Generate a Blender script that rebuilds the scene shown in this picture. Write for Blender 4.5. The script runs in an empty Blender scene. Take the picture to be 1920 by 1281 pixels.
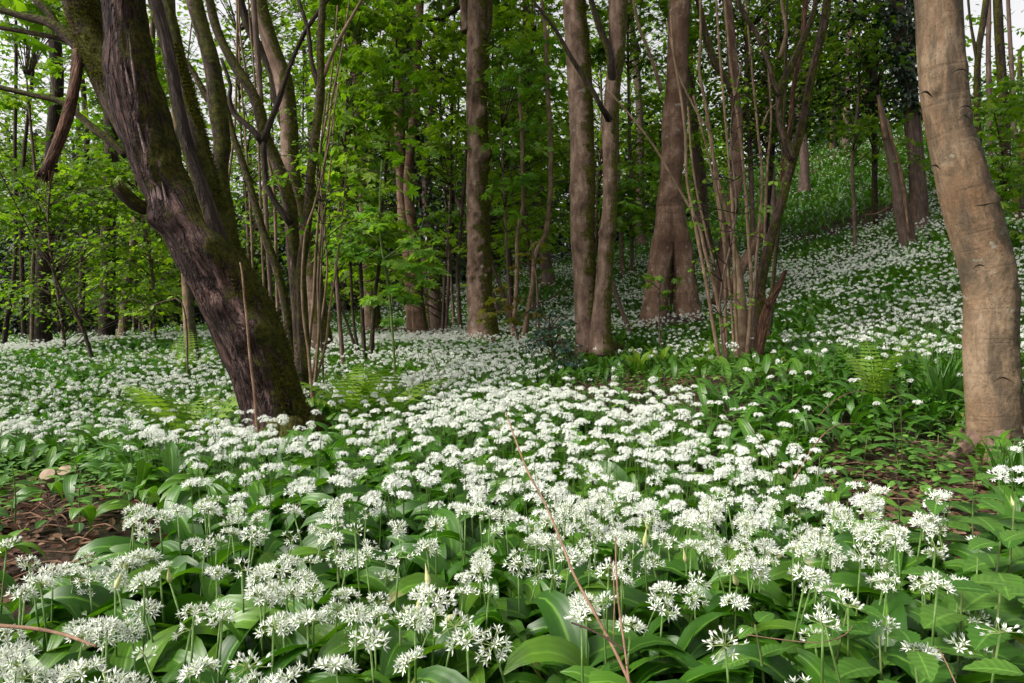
import bpy, math, random
import numpy as np
from mathutils import noise, Vector

# ------------------------------------------------------------------ camera, world, light
F = 1280.0                                   # focal length in pixels of the 1920 px wide photograph
ZC = 0.68
TH = math.atan(80.5 / F)
sc = bpy.context.scene
cam_d = bpy.data.cameras.new("camera"); cam = bpy.data.objects.new("camera", cam_d)
sc.collection.objects.link(cam); sc.camera = cam
cam_d.sensor_width = 36; cam_d.lens = 24; cam_d.clip_end = 600; cam_d.clip_start = 0.05
cam.location = (0, 0, ZC); cam.rotation_euler = (math.pi / 2 - TH, 0, 0)

SUN_EL, SUN_ROT = math.radians(44), math.radians(205)
w = bpy.data.worlds.new("World"); sc.world = w; w.use_nodes = True
nt = w.node_tree; nt.nodes.clear()
sky = nt.nodes.new("ShaderNodeTexSky"); sky.sky_type = 'NISHITA'; sky.sun_disc = False
sky.sun_elevation = SUN_EL; sky.sun_rotation = SUN_ROT
sky.dust_density = 5; sky.air_density = 1.2
hs = nt.nodes.new("ShaderNodeHueSaturation"); hs.inputs['Saturation'].default_value = 0.10
mx = nt.nodes.new("ShaderNodeMix"); mx.data_type = 'RGBA'; mx.blend_type = 'MULTIPLY'
mx.inputs[0].default_value = 1.0; mx.inputs[7].default_value = (1.0, 0.975, 0.97, 1)
bg = nt.nodes.new("ShaderNodeBackground"); bg.inputs[1].default_value = 0.13
wo = nt.nodes.new("ShaderNodeOutputWorld")
nt.links.new(sky.outputs[0], hs.inputs['Color']); nt.links.new(hs.outputs[0], mx.inputs[6])
nt.links.new(mx.outputs[2], bg.inputs[0]); nt.links.new(bg.outputs[0], wo.inputs[0])
sun_d = bpy.data.lights.new("sun", 'SUN'); sun = bpy.data.objects.new("sun", sun_d)
sc.collection.objects.link(sun); sun_d.energy = 2.1; sun_d.angle = math.radians(14); sun_d.color = (1, 0.93, 0.83)
# sun comes from behind the camera's left shoulder, high
sdir = Vector((-0.9, -0.3, 0.0)).normalized() * math.cos(SUN_EL) + Vector((0, 0, math.sin(SUN_EL)))
sun.rotation_euler = sdir.to_track_quat('Z', 'Y').to_euler()
sky.sun_rotation = math.atan2(sdir.x, sdir.y)
sc.view_settings.view_transform = 'Standard'; sc.view_settings.look = 'None'
sc.view_settings.exposure = 1.08; sc.view_settings.gamma = 1
sc.cycles.max_bounces = 6; sc.cycles.diffuse_bounces = 3; sc.cycles.glossy_bounces = 2
sc.cycles.transmission_bounces = 3; sc.cycles.transparent_max_bounces = 4
sc.cycles.use_denoising = True
sc.cycles.caustics_reflective = False; sc.cycles.caustics_refractive = False

rng = np.random.default_rng(11); random.seed(5)
C = sc.collection

def P(px, py, d):
    x = (px - 960) / F * d; v = (640.5 - py) / F * d
    return np.array([x, d * math.cos(TH) + v * math.sin(TH), ZC - d * math.sin(TH) + v * math.cos(TH)])

# ------------------------------------------------------------------ terrain height
_cp = []
def cg(px, py, d, off=0.0):
    p = P(px, py, d); _cp.append((p[0], p[1], p[2] - off))
for a in [(-2, -3, -.15), (0, -3, -.05), (2, -3, .1), (-1, 0, -.02), (1, 0, .02), (0, 1, 0), (-.8, 1, 0), (.8, 1, 0),
          (0, 2.2, 0), (-1, 2.2, -.08), (1.2, 2.2, 0), (-20, -10, -1.2), (20, -10, 2.5), (6, 4, 1.1), (9, 9, 3.2),
          (-14, 5, -1.0), (-25, 20, -1.0), (-30, 45, -1.0), (0, -20, 0)]:
    _cp.append(a)
cg(100, 960, 2.3); cg(1710, 880, 2.7); cg(1850, 870, 3.0); cg(1130, 672, 7.8); cg(1390, 712, 5.8); cg(1130, 722, 5.7)
for a in [(100, 800, 4.1), (100, 710, 6), (150, 645, 9.5), (320, 640, 9), (200, 625, 16), (420, 700, 6), (800, 720, 4.5),
          (960, 722, 4.5), (700, 650, 8), (850, 606, 13), (1000, 620, 10), (1040, 535, 14), (1060, 490, 18), (1160, 455, 20),
          (1200, 530, 13.5), (1300, 430, 20), (1500, 640, 4.5), (1600, 562, 7), (1650, 480, 10), (1600, 400, 16), (1600, 300, 25),
          (1560, 258, 28), (1420, 340, 26), (1740, 430, 11), (1740, 260, 24), (1900, 410, 9), (1900, 300, 14), (1900, 180, 22),
          (1850, 610, 5), (500, 600, 20), (700, 575, 28), (900, 545, 26)]:
    cg(*a, off=.19)
for px, z, d in [(1900, 6.8, 40), (1560, 7.0, 45), (1300, 5.0, 45), (1000, 1.5, 45), (600, 0, 50), (200, -.8, 50), (2400, 8, 25), (2400, 9, 45)]:
    _cp.append(((px - 960) / F * d, d, z))
_cp = np.array(_cp, float)
def _phi(r2):
    return 0.5 * r2 * np.log(r2 + 1e-9)
_A = _cp[:, None, :2] - _cp[None, :, :2]
_K = _phi((_A ** 2).sum(-1)) + 0.6 * np.eye(len(_cp))
_Pm = np.c_[np.ones(len(_cp)), _cp[:, :2]]
_M = np.block([[_K, _Pm], [_Pm.T, np.zeros((3, 3))]])
_W = np.linalg.solve(_M, np.r_[_cp[:, 2], np.zeros(3)])
def hz(x, y):
    x = np.atleast_1d(np.asarray(x, float)); y = np.atleast_1d(np.asarray(y, float))
    out = np.empty(len(x))
    for i in range(0, len(x), 40000):
        xs = np.clip(x[i:i + 40000], -40, 45); ys = np.clip(y[i:i + 40000], -20, 55)
        r2 = (xs[:, None] - _cp[None, :, 0]) ** 2 + (ys[:, None] - _cp[None, :, 1]) ** 2
        out[i:i + 40000] = _phi(r2) @ _W[:-3] + _W[-3] + _W[-2] * xs + _W[-1] * ys
    out = np.clip(out, -1.6, 9)
    out += 0.025 * np.sin(x * 2.3 + 1) * np.sin(y * 2.7) + 0.04 * np.sin(x * .9) * np.sin(y * 1.1 + 2) + 0.012 * np.sin(x * 6.1 + y * 3) * np.sin(y * 7.3)
    return out
def h1(x, y): return float(hz([x], [y])[0])

def vnoise(x, y, s, seed=0):
    """smooth 2D pseudo noise 0..1"""
    x = x * s + seed * 13.7; y = y * s + seed * 7.1
    xi = np.floor(x); yi = np.floor(y); fx = x - xi; fy = y - yi
    fx = fx * fx * (3 - 2 * fx); fy = fy * fy * (3 - 2 * fy)
    def hsh(a, b):
        v = np.sin(a * 127.1 + b * 311.7 + seed) * 43758.5453
        return v - np.floor(v)
    return (hsh(xi, yi) * (1 - fx) + hsh(xi + 1, yi) * fx) * (1 - fy) + (hsh(xi, yi + 1) * (1 - fx) + hsh(xi + 1, yi + 1) * fx) * fy

# ------------------------------------------------------------------ mesh building
class MB:
    """Collects vertices, faces of any size, a per-vertex vector attribute and a material index; build() links ONE mesh object."""
    def __init__(s): s.v = []; s.a = []; s.f = []; s.n = 0
    def add(s, v, faces, a=None, mat=0):
        v = np.asarray(v, np.float32).reshape(-1, 3)
        a = np.zeros_like(v) if a is None else np.asarray(a, np.float32).reshape(-1, 3)
        s.v.append(v); s.a.append(a)
        for f in (faces if isinstance(faces, list) else [faces]):
            f = np.asarray(f, np.int64)
            if len(f): s.f.append((f + s.n, mat))
        s.n += len(v)
    def inst(s, tpl, R, T, tint=None, mat=0, S=None):
        """tpl = (verts, [faces], attr); R (m,3,3), T (m,3)"""
        V, FS, A = tpl; m = len(T)
        if not m: return
        if S is not None: R = R * np.asarray(S)[:, None, None]
        v = np.einsum('mij,nj->mni', R, V) + T[:, None, :]
        a = np.broadcast_to(A, (m,) + A.shape).copy()
        if tint is not None: a[:, :, 2] = np.asarray(tint)[:, None]
        off = (np.arange(m) * len(V))[:, None, None]
        s.add(v, [(f[None] + off).reshape(-1, f.shape[1]) for f in FS], a, mat)
    def mesh(s, name, mats, smooth=True, attr="lf"):
        me = bpy.data.meshes.new(name)
        v = np.concatenate(s.v) if s.v else np.zeros((0, 3), np.float32)
        a = np.concatenate(s.a) if s.a else np.zeros((0, 3), np.float32)
        me.vertices.add(len(v)); me.vertices.foreach_set("co", v.ravel())
        tot = sum(f.size for f, _ in s.f); npoly = sum(len(f) for f, _ in s.f)
        loops = np.concatenate([f.ravel() for f, _ in s.f]) if s.f else np.zeros(0, int)
        cnt = np.concatenate([np.full(len(f), f.shape[1]) for f, _ in s.f]) if s.f else np.zeros(0, int)
        mi = np.concatenate([np.full(len(f), m) for f, m in s.f]) if s.f else np.zeros(0, int)
        me.loops.add(tot); me.loops.foreach_set("vertex_index", loops.astype(np.int32))
        me.polygons.add(npoly)
        st = np.zeros(npoly, np.int32)
        if npoly: st[1:] = np.cumsum(cnt)[:-1]
        me.polygons.foreach_set("loop_start", st)
        me.polygons.foreach_set("material_index", mi.astype(np.int32))
        me.polygons.foreach_set("use_smooth", np.isin(mi, smooth) if isinstance(smooth, (list, tuple)) else np.full(npoly, smooth))
        at = me.attributes.new(attr, 'FLOAT_VECTOR', 'POINT'); at.data.foreach_set("vector", a.ravel())
        for m in (mats if isinstance(mats, list) else [mats]): me.materials.append(m)
        me.update(calc_edges=True)
        return me
    def build(s, name, mats, parent=None, smooth=True, attr="lf", loc=None):
        o = bpy.data.objects.new(name, s.mesh(name, mats, smooth, attr)); C.objects.link(o)
        if parent is not None:
            o.parent = parent
            # vertices are in world space: put the part back by the parent's inverse
            o.location = -Vector(parent.location)
        return o

def tag(o, label=None, cat=None, group=None, kind=None):
    if label: o["label"] = label
    if cat: o["category"] = cat
    if group: o["group"] = group
    if kind: o["kind"] = kind
    return o
def thing(name, loc, label, cat, group=None):
    o = bpy.data.objects.new(name, None); C.objects.link(o); o.location = tuple(float(q) for q in loc)
    o.empty_display_size = .1
    return tag(o, label, cat, group)

def catmull(pts, rad, step):
    pts = np.asarray(pts, float); rad = np.asarray(rad, float)
    if len(pts) == 2:
        pts = np.array([pts[0], (pts[0] + pts[1]) / 2, pts[1]]); rad = np.array([rad[0], rad.mean(), rad[1]])
    e = np.r_[[2 * pts[0] - pts[1]], pts, [2 * pts[-1] - pts[-2]]]
    er = np.r_[2 * rad[0] - rad[1], rad, 2 * rad[-1] - rad[-2]]
    op, orr = [], []
    for i in range(1, len(e) - 2):
        n = max(2, int(np.linalg.norm(e[i + 1] - e[i]) / step))
        t = np.linspace(0, 1, n, endpoint=False)[:, None]
        q = .5 * (2 * e[i] + (e[i + 1] - e[i - 1]) * t + (2 * e[i - 1] - 5 * e[i] + 4 * e[i + 1] - e[i + 2]) * t ** 2 + (3 * e[i] - e[i - 1] - 3 * e[i + 1] + e[i + 2]) * t ** 3)
        op.append(q); orr.append(er[i] + (er[i + 1] - er[i]) * (t[:, 0] ** 2 * (3 - 2 * t[:, 0])))
    op.append(pts[-1:]); orr.append(rad[-1:])
    return np.concatenate(op), np.maximum(np.concatenate(orr), 1e-4)

def tube(mb, pts, rad, nseg=10, step=.1, rough=0., rscale=3., furrow=0., mat=0, seed=0, lobes=0., knots=(), tint=None, capjag=0.):
    """A bark tube. knots = [(s fraction 0..1, angle, size, kind)]"""
    c, r = catmull(pts, rad, step); n = len(c)
    tg = np.gradient(c, axis=0); tg /= np.linalg.norm(tg, axis=1)[:, None] + 1e-9
    a = np.cross(tg, [0.0, 1.0, 0.0]); bad = np.linalg.norm(a, axis=1) < .05; a[bad] = [1, 0, 0]
    a /= np.linalg.norm(a, axis=1)[:, None]; b = np.cross(tg, a)
    ang = np.linspace(0, 2 * math.pi, nseg, endpoint=False)
    ca, sa = np.cos(ang), np.sin(ang)
    s = np.r_[0, np.cumsum(np.linalg.norm(np.diff(c, axis=0), axis=1))]
    R = np.repeat(r[:, None], nseg, 1)
    rm = r.mean()
    if rough or furrow or lobes:
        D = np.zeros((n, nseg)); ox = seed * 3.17
        for i in range(n):
            for j in range(nseg):
                p = Vector((ca[j] * rm * rscale + ox, sa[j] * rm * rscale, s[i] * rscale * .55))
                v = rough * (noise.noise(p) + .5 * noise.noise(p * 2.3))
                if furrow:
                    q = Vector((ca[j] * rm * 22 + ox, sa[j] * rm * 22, s[i] * 3.2))
                    q = q + Vector((noise.noise(p), noise.noise(p + Vector((5, 5, 5))), 0)) * 1.4
                    v += furrow * (abs(noise.noise(q)) * 2.2 - .5 + .4 * noise.noise(q * 2.6))
                if lobes:
                    v += lobes * max(0., 1 - s[i] / (rm * 9)) ** 2 * math.sin(3 * ang[j] + ox) 
                D[i, j] = v
        R = R * (1 + D)
    for kn in knots:
        kz, kx, ks, kh = kn                       # height in the world, side -1..1 across the trunk
        ka = math.acos(max(-1, min(1, -kx)))
        ds = (s - s[np.argmin(np.abs(c[:, 2] - kz))])[:, None]; da = (ang[None] - ka + math.pi) % (2 * math.pi) - math.pi
        dd = np.sqrt(ds ** 2 + (da * r[:, None]) ** 2) / ks
        R = R + kh * np.exp(-dd ** 2 * 1.6)
        if ks < .08: R = R - kh * .55 * np.exp(-(dd * 2.4) ** 2)     # sunken middle of a branch scar
    V = c[:, None] + (a[:, None] * ca[None, :, None] + b[:, None] * sa[None, :, None]) * R[..., None]
    if capjag:
        k = min(3, n - 1)
        jag = rng.random(nseg) * capjag
        for q in range(k): V[n - 1 - q] += tg[-1] * (jag * (1 - q / k))[:, None]
    bk = np.zeros((n, nseg, 3)); bk[..., 0] = ca * rm; bk[..., 1] = sa * rm; bk[..., 2] = s[:, None]
    if tint is not None: bk[..., 2] = tint
    i0 = np.arange(n - 1)[:, None] * nseg + np.arange(nseg)[None]
    i1 = np.arange(n - 1)[:, None] * nseg + (np.arange(nseg)[None] + 1) % nseg
    q = np.stack([i0, i1, i1 + nseg, i0 + nseg], -1).reshape(-1, 4)
    V = V.reshape(-1, 3); B = bk.reshape(-1, 3)
    V = np.r_[V, [c[0]], [c[-1] + tg[-1] * (r[-1] * (.2 if not capjag else -.6))]]; B = np.r_[B, [[0, 0, s[0] if tint is None else tint]], [[0, 0, s[-1] if tint is None else tint]]]
    nb = n * nseg
    t0 = np.stack([(np.arange(nseg) + 1) % nseg, np.arange(nseg), np.full(nseg, nb)], -1)
    t1 = np.stack([nb - nseg + np.arange(nseg), nb - nseg + (np.arange(nseg) + 1) % nseg, np.full(nseg, nb + 1)], -1)
    mb.add(V, [q, t0, t1], B, mat)
    return c, r

def rotz(a):
    a = np.asarray(a); z = np.zeros_like(a); o = np.ones_like(a)
    return np.stack([np.stack([np.cos(a), -np.sin(a), z], -1), np.stack([np.sin(a), np.cos(a), z], -1), np.stack([z, z, o], -1)], -2)
def roty(a):
    a = np.asarray(a); z = np.zeros_like(a); o = np.ones_like(a)
    return np.stack([np.stack([np.cos(a), z, np.sin(a)], -1), np.stack([z, o, z], -1), np.stack([-np.sin(a), z, np.cos(a)], -1)], -2)
def rotx(a):
    a = np.asarray(a); z = np.zeros_like(a); o = np.ones_like(a)
    return np.stack([np.stack([o, z, z], -1), np.stack([z, np.cos(a), -np.sin(a)], -1), np.stack([z, np.sin(a), np.cos(a)], -1)], -2)

# ------------------------------------------------------------------ materials
def newmat(name):
    m = bpy.data.materials.new(name); m.use_nodes = True; m.node_tree.nodes.clear(); return m, m.node_tree
def nd(t, ty, **k):
    n = t.nodes.new(ty)
    for a, b in k.items():
        if a.startswith("i_"):
            n.inputs[a[2:]].default_value = b
        else: setattr(n, a, b)
    return n
def lk(t, a, b): t.links.new(a, b)
def ramp(t, fac, stops, interp='LINEAR'):
    r = t.nodes.new("ShaderNodeValToRGB"); r.color_ramp.interpolation = interp
    e = r.color_ramp.elements
    while len(e) < len(stops): e.new(.5)
    for i, (p, c) in enumerate(stops):
        e[i].position = p; e[i].color = tuple(c) + (1,) if len(c) == 3 else c
    lk(t, fac, r.inputs[0]); return r.outputs[0]
def mixc(t, fac, a, b, mode='MIX'):
    m = t.nodes.new("ShaderNodeMix"); m.data_type = 'RGBA'; m.blend_type = mode
    for s, v in ((m.inputs[0], fac), (m.inputs[6], a), (m.inputs[7], b)):
        if hasattr(v, 'node'): lk(t, v, s)
        else: s.default_value = v if not isinstance(v, tuple) else (tuple(v) + (1,) if len(v) == 3 else v)
    return m.outputs[2]
def math_(t, op, a, b=0., c=None):
    m = t.nodes.new("ShaderNodeMath"); m.operation = op
    for s, v in zip(m.inputs, (a, b) if c is None else (a, b, c)):
        if hasattr(v, 'node'): lk(t, v, s)
        else: s.default_value = v
    return m.outputs[0]

def leaf_mat(name, dark, mid, light, trans=.35, rough=.5, spec=.35, veins=False, tcol=None, patch=None, vein_scale=60., pinnate=False):
    """Leaf: the colour of each leaf from its own random number; thin leaf passes light through."""
    m, t = newmat(name)
    at = nd(t, "ShaderNodeAttribute", attribute_name="lf"); sp = nd(t, "ShaderNodeSeparateXYZ"); lk(t, at.outputs['Vector'], sp.inputs[0])
    col = ramp(t, sp.outputs[2], [(0, dark), (.5, mid), (1, light)])
    bump_in = None
    if veins:
        au = math_(t, 'ABSOLUTE', sp.outputs[0])
        rib = math_(t, 'SUBTRACT', 1., math_(t, 'MULTIPLY', au, 14.)); rib = math_(t, 'MAXIMUM', rib, 0.)
        if pinnate:
            arg = math_(t, 'ADD', math_(t, 'MULTIPLY', sp.outputs[1], vein_scale), math_(t, 'MULTIPLY', au, -vein_scale * .28))
        else:
            arg = math_(t, 'MULTIPLY', sp.outputs[0], vein_scale)
        ln = math_(t, 'SINE', arg)
        ln01 = math_(t, 'MULTIPLY_ADD', ln, .5, .5)
        f = math_(t, 'MULTIPLY_ADD', ln01, .16 if not pinnate else .3, 0.)
        col = mixc(t, f, col, tuple(c * .45 for c in mid))
        col = mixc(t, math_(t, 'MULTIPLY', rib, .55), col, tuple(min(1, c * 1.8 + .02) for c in light))
        if not pinnate:      # some tips and margins yellow
            ny = nd(t, 'ShaderNodeTexNoise', i_Scale=7., i_Detail=3.); lk(t, nd(t, 'ShaderNodeTexCoord').outputs['Object'], ny.inputs['Vector'])
            ty = math_(t, 'MULTIPLY_ADD', sp.outputs[1], 1.0, math_(t, 'MULTIPLY_ADD', ny.outputs[0], 1.4, -.86))
            col = mixc(t, ramp(t, ty, [(1.04 / 1.1, (0, 0, 0)), (1.0, (1, 1, 1))]), col, (.24, .24, .06))
        bump_in = math_(t, 'ADD', math_(t, 'MULTIPLY', ln01, .5 if pinnate else .22), math_(t, 'MULTIPLY', rib, -.8))
    tc = nd(t, "ShaderNodeTexCoord"); nz = nd(t, "ShaderNodeTexNoise", i_Scale=38. if veins else 2.2, i_Detail=3.)
    lk(t, tc.outputs['Object'], nz.inputs['Vector'])
    col = mixc(t, math_(t, 'MULTIPLY', nz.outputs[0], .45), col, tuple(c * .6 for c in dark))
    if patch:
        n2 = nd(t, "ShaderNodeTexNoise", i_Scale=9., i_Detail=2.); lk(t, tc.outputs['Object'], n2.inputs['Vector'])
        col = mixc(t, ramp(t, n2.outputs[0], [(.74, (0, 0, 0)), (.80, (1, 1, 1))]), col, patch)
    p = nd(t, "ShaderNodeBsdfPrincipled", i_Roughness=rough); p.inputs['Specular IOR Level'].default_value = spec
    lk(t, col, p.inputs['Base Color'])
    if bump_in is not None:
        b = nd(t, "ShaderNodeBump", i_Strength=.35, i_Distance=.002); lk(t, bump_in, b.inputs['Height']); lk(t, b.outputs[0], p.inputs['Normal'])
    tr = nd(t, "ShaderNodeBsdfTranslucent"); lk(t, mixc(t, 1., col, tcol or (1.3, 1.45, .55), 'MULTIPLY'), tr.inputs[0])
    ms = nd(t, "ShaderNodeMixShader"); ms.inputs[0].default_value = trans
    lk(t, p.outputs[0], ms.inputs[1]); lk(t, tr.outputs[0], ms.inputs[2])
    o = nd(t, "ShaderNodeOutputMaterial"); lk(t, ms.outputs[0], o.inputs[0])
    return m

def plain_mat(name, col, rough=.6, trans=0., var=None, vscale=30., spec=.3):
    m, t = newmat(name)
    p = nd(t, "ShaderNodeBsdfPrincipled", i_Roughness=rough); p.inputs['Specular IOR Level'].default_value = spec
    c = None
    tc = nd(t, "ShaderNodeTexCoord"); nz = nd(t, "ShaderNodeTexNoise", i_Scale=vscale, i_Detail=4.); lk(t, tc.outputs['Object'], nz.inputs['Vector'])
    c = ramp(t, nz.outputs[0], [(.3, var or tuple(q * .7 for q in col)), (.7, col)])
    lk(t, c, p.inputs['Base Color'])
    o = nd(t, "ShaderNodeOutputMaterial")
    if trans:
        tr = nd(t, "ShaderNodeBsdfTranslucent"); lk(t, c, tr.inputs[0])
        ms = nd(t, "ShaderNodeMixShader"); ms.inputs[0].default_value = trans
        lk(t, p.outputs[0], ms.inputs[1]); lk(t, tr.outputs[0], ms.inputs[2]); lk(t, ms.outputs[0], o.inputs[0])
    else: lk(t, p.outputs[0], o.inputs[0])
    return m

def bark_mat(name, base, dark, light, moss=.0, moss_dir=(1, 0, 0), furrow=0., speck=0., mosscol=((.018, .021, .003), (.13, .128, .018)), bscale=1., rings=0., red=None, bump=.6, lichen=0., streak=.5):
    """Bark in the straightened trunk coordinates of the attribute bk; moss grows on the side moss_dir."""
    m, t = newmat(name)
    at = nd(t, "ShaderNodeAttribute", attribute_name="bk")
    geo = nd(t, "ShaderNodeNewGeometry")
    mp = nd(t, "ShaderNodeMapping"); mp.inputs['Scale'].default_value = (1, 1, .22 if furrow else .5); lk(t, at.outputs['Vector'], mp.inputs[0])
    n1 = nd(t, "ShaderNodeTexNoise", i_Scale=9. * bscale, i_Detail=8., i_Roughness=.65); lk(t, mp.outputs[0], n1.inputs['Vector'])
    n2 = nd(t, "ShaderNodeTexNoise", i_Scale=60. * bscale, i_Detail=6., i_Roughness=.7); lk(t, mp.outputs[0], n2.inputs['Vector'])
    col = ramp(t, n1.outputs[0], [(.34, dark), (.5, base), (.66, light)])
    if red:
        nr = nd(t, "ShaderNodeTexNoise", i_Scale=2.6 * bscale, i_Detail=5.); lk(t, at.outputs['Vector'], nr.inputs['Vector'])
        col = mixc(t, ramp(t, nr.outputs[0], [(.45, (0, 0, 0)), (.65, (1, 1, 1))]), col, red)
    col = mixc(t, math_(t, 'MULTIPLY', n2.outputs[0], .8), col, tuple(c * .55 for c in dark))
    h = math_(t, 'MULTIPLY_ADD', n2.outputs[0], .35, n1.outputs[0])
    if furrow:
        wv = nd(t, "ShaderNodeTexNoise", i_Scale=5. * bscale, i_Detail=3.); lk(t, mp.outputs[0], wv.inputs['Vector'])
        mp2 = nd(t, "ShaderNodeMapping"); mp2.inputs['Scale'].default_value = (1, 1, .16); lk(t, at.outputs['Vector'], mp2.inputs[0])
        va = nd(t, "ShaderNodeVectorMath", operation='MULTIPLY_ADD'); lk(t, wv.outputs['Color'], va.inputs[0]); va.inputs[1].default_value = (.05, .05, .05); lk(t, mp2.outputs[0], va.inputs[2])
        rg = nd(t, "ShaderNodeTexNoise", i_Scale=20. * bscale, i_Detail=5., i_Roughness=.6, i_Distortion=.5); lk(t, va.outputs[0], rg.inputs['Vector'])
        r1 = math_(t, 'ABSOLUTE', math_(t, 'SUBTRACT', rg.outputs[0], .5))
        vr = ramp(t, r1, [(.0, (0, 0, 0)), (.05, (.5, .5, .5)), (.13, (1, 1, 1))])
        fr = math_(t, 'MULTIPLY', math_(t, 'SUBTRACT', 1., vr), furrow)
        col = mixc(t, fr, col, tuple(c * .15 for c in dark))
        rg2 = nd(t, "ShaderNodeTexNoise", i_Scale=55. * bscale, i_Detail=4., i_Roughness=.7); lk(t, va.outputs[0], rg2.inputs['Vector'])
        col = mixc(t, ramp(t, rg2.outputs[0], [(.5, (0, 0, 0)), (.75, (1, 1, 1))]), col, light)
        h = math_(t, 'MULTIPLY_ADD', vr, 1.2 * furrow, h)
    if rings:
        mp3 = nd(t, "ShaderNodeMapping"); mp3.inputs['Scale'].default_value = (1.2, 1.2, 14.); lk(t, at.outputs['Vector'], mp3.inputs[0])
        n3 = nd(t, "ShaderNodeTexNoise", i_Scale=2.2, i_Detail=5.); lk(t, mp3.outputs[0], n3.inputs['Vector'])
        rr = ramp(t, n3.outputs[0], [(.56, (0, 0, 0)), (.66, (1, 1, 1))])
        col = mixc(t, math_(t, 'MULTIPLY', rr, rings), col, tuple(c * .5 for c in dark))
        h = math_(t, 'MULTIPLY_ADD', rr, -.3 * rings, h)
    ms_ = nd(t, 'ShaderNodeMapping'); ms_.inputs['Scale'].default_value = (1, 1, .16); lk(t, at.outputs['Vector'], ms_.inputs[0])
    ns_ = nd(t, 'ShaderNodeTexNoise', i_Scale=16. * bscale, i_Detail=6., i_Roughness=.7); lk(t, ms_.outputs[0], ns_.inputs['Vector'])
    col = mixc(t, math_(t, 'MULTIPLY', ramp(t, ns_.outputs[0], [(.48, (0, 0, 0)), (.62, (1, 1, 1))]), streak), col, tuple(c * .75 for c in dark))
    if speck:
        vs = nd(t, "ShaderNodeTexVoronoi", i_Scale=55. * bscale); lk(t, at.outputs['Vector'], vs.inputs['Vector'])
        ds = ramp(t, vs.outputs[0], [(.12, (1, 1, 1)), (.2, (0, 0, 0))])
        col = mixc(t, math_(t, 'MULTIPLY', ds, speck), col, tuple(c * .35 for c in dark))
    if lichen:
        vs = nd(t, "ShaderNodeTexNoise", i_Scale=14., i_Detail=4.); lk(t, at.outputs['Vector'], vs.inputs['Vector'])
        ds = ramp(t, vs.outputs[0], [(.66, (0, 0, 0)), (.7, (1, 1, 1))])
        col = mixc(t, math_(t, 'MULTIPLY', ds, lichen), col, (.3, .32, .26))
    rough = .85
    if moss:
        dt = nd(t, "ShaderNodeVectorMath", operation='DOT_PRODUCT'); lk(t, geo.outputs['True Normal'], dt.inputs[0]); dt.inputs[1].default_value = tuple(Vector(moss_dir).normalized())
        nm = nd(t, "ShaderNodeTexNoise", i_Scale=5., i_Detail=8., i_Roughness=.75); lk(t, at.outputs['Vector'], nm.inputs['Vector'])
        v = math_(t, 'MULTIPLY_ADD', dt.outputs['Value'], .28, nm.outputs[0])
        thr = .82 - .45 * moss
        fac = ramp(t, v, [(thr - .04, (0, 0, 0)), (thr + .05, (1, 1, 1))])
        nf = nd(t, "ShaderNodeTexNoise", i_Scale=32., i_Detail=6., i_Roughness=.8); lk(t, at.outputs['Vector'], nf.inputs['Vector'])
        mc = ramp(t, nf.outputs[0], [(.36, mosscol[0]), (.5, tuple((a + b) * .4 for a, b in zip(*mosscol))), (.66, mosscol[1])])
        col = mixc(t, fac, col, mc)
        h = math_(t, 'ADD', h, math_(t, 'MULTIPLY', fac, math_(t, 'MULTIPLY_ADD', nf.outputs[0], 1.2, .3)))
    p = nd(t, "ShaderNodeBsdfPrincipled", i_Roughness=rough); p.inputs['Specular IOR Level'].default_value = .15
    lk(t, col, p.inputs['Base Color'])
    b = nd(t, "ShaderNodeBump", i_Strength=min(1., bump * 1.3), i_Distance=.03); lk(t, h, b.inputs['Height']); lk(t, b.outputs[0], p.inputs['Normal'])
    o = nd(t, "ShaderNodeOutputMaterial"); lk(t, p.outputs[0], o.inputs[0])
    return m

M = {}
M['garlic'] = leaf_mat("garlic_leaf", (.020, .080, .006), (.050, .160, .009), (.125, .265, .018), .34, .42, .5, patch=(.15, .22, .04), veins=True, vein_scale=34.)
M['garlic_far'] = leaf_mat("garlic_leaf_distant", (.02, .07, .012), (.04, .12, .022), (.09, .20, .035), .28, .5, .35)
M['stem'] = plain_mat("garlic_stem", (.12, .22, .05), .5, .2)
M['petal'] = plain_mat("garlic_petal", (.79, .81, .76), .6, .28, var=(.73, .76, .69), vscale=120.)
M['ovary'] = plain_mat("garlic_ovary", (.32, .42, .14), .6, .2)
M['bud'] = plain_mat("papery_bud", (.62, .60, .34), .55, .3, var=(.42, .46, .18), vscale=60.)
M['maple'] = leaf_mat("maple_leaf", (.042, .105, .006), (.105, .21, .010), (.23, .34, .022), .5, .55, .3)
M['maple_lit'] = leaf_mat("lit_maple_leaf", (.07, .17, .015), (.13, .28, .03), (.24, .38, .06), .5, .5, .3)  # brighter copy of the maple leaf, its lit look put into the colours
M['lime'] = leaf_mat("lime_green_leaf", (.10, .20, .007), (.18, .31, .010), (.29, .41, .025), .5, .55, .3)
M['hazel'] = leaf_mat("hazel_leaf", (.06, .14, .010), (.12, .23, .016), (.22, .34, .035), .48, .55, .3)
M['ivy'] = leaf_mat("ivy_leaf", (.006, .022, .008), (.015, .045, .014), (.04, .085, .035), .12, .3, .6)
M['evergreen'] = leaf_mat("evergreen_shade_leaf", (.004, .014, .006), (.009, .028, .010), (.022, .05, .016), .12, .5, .3)  # near-black leaf colour that also carries the deep wood's shade
M['bronze'] = leaf_mat("bronze_young_leaf", (.10, .07, .015), (.16, .13, .02), (.20, .22, .03), .45, .5, .3)
M['fern'] = leaf_mat("fern_frond", (.10, .20, .02), (.16, .28, .03), (.24, .36, .05), .45, .55, .25)
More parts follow.
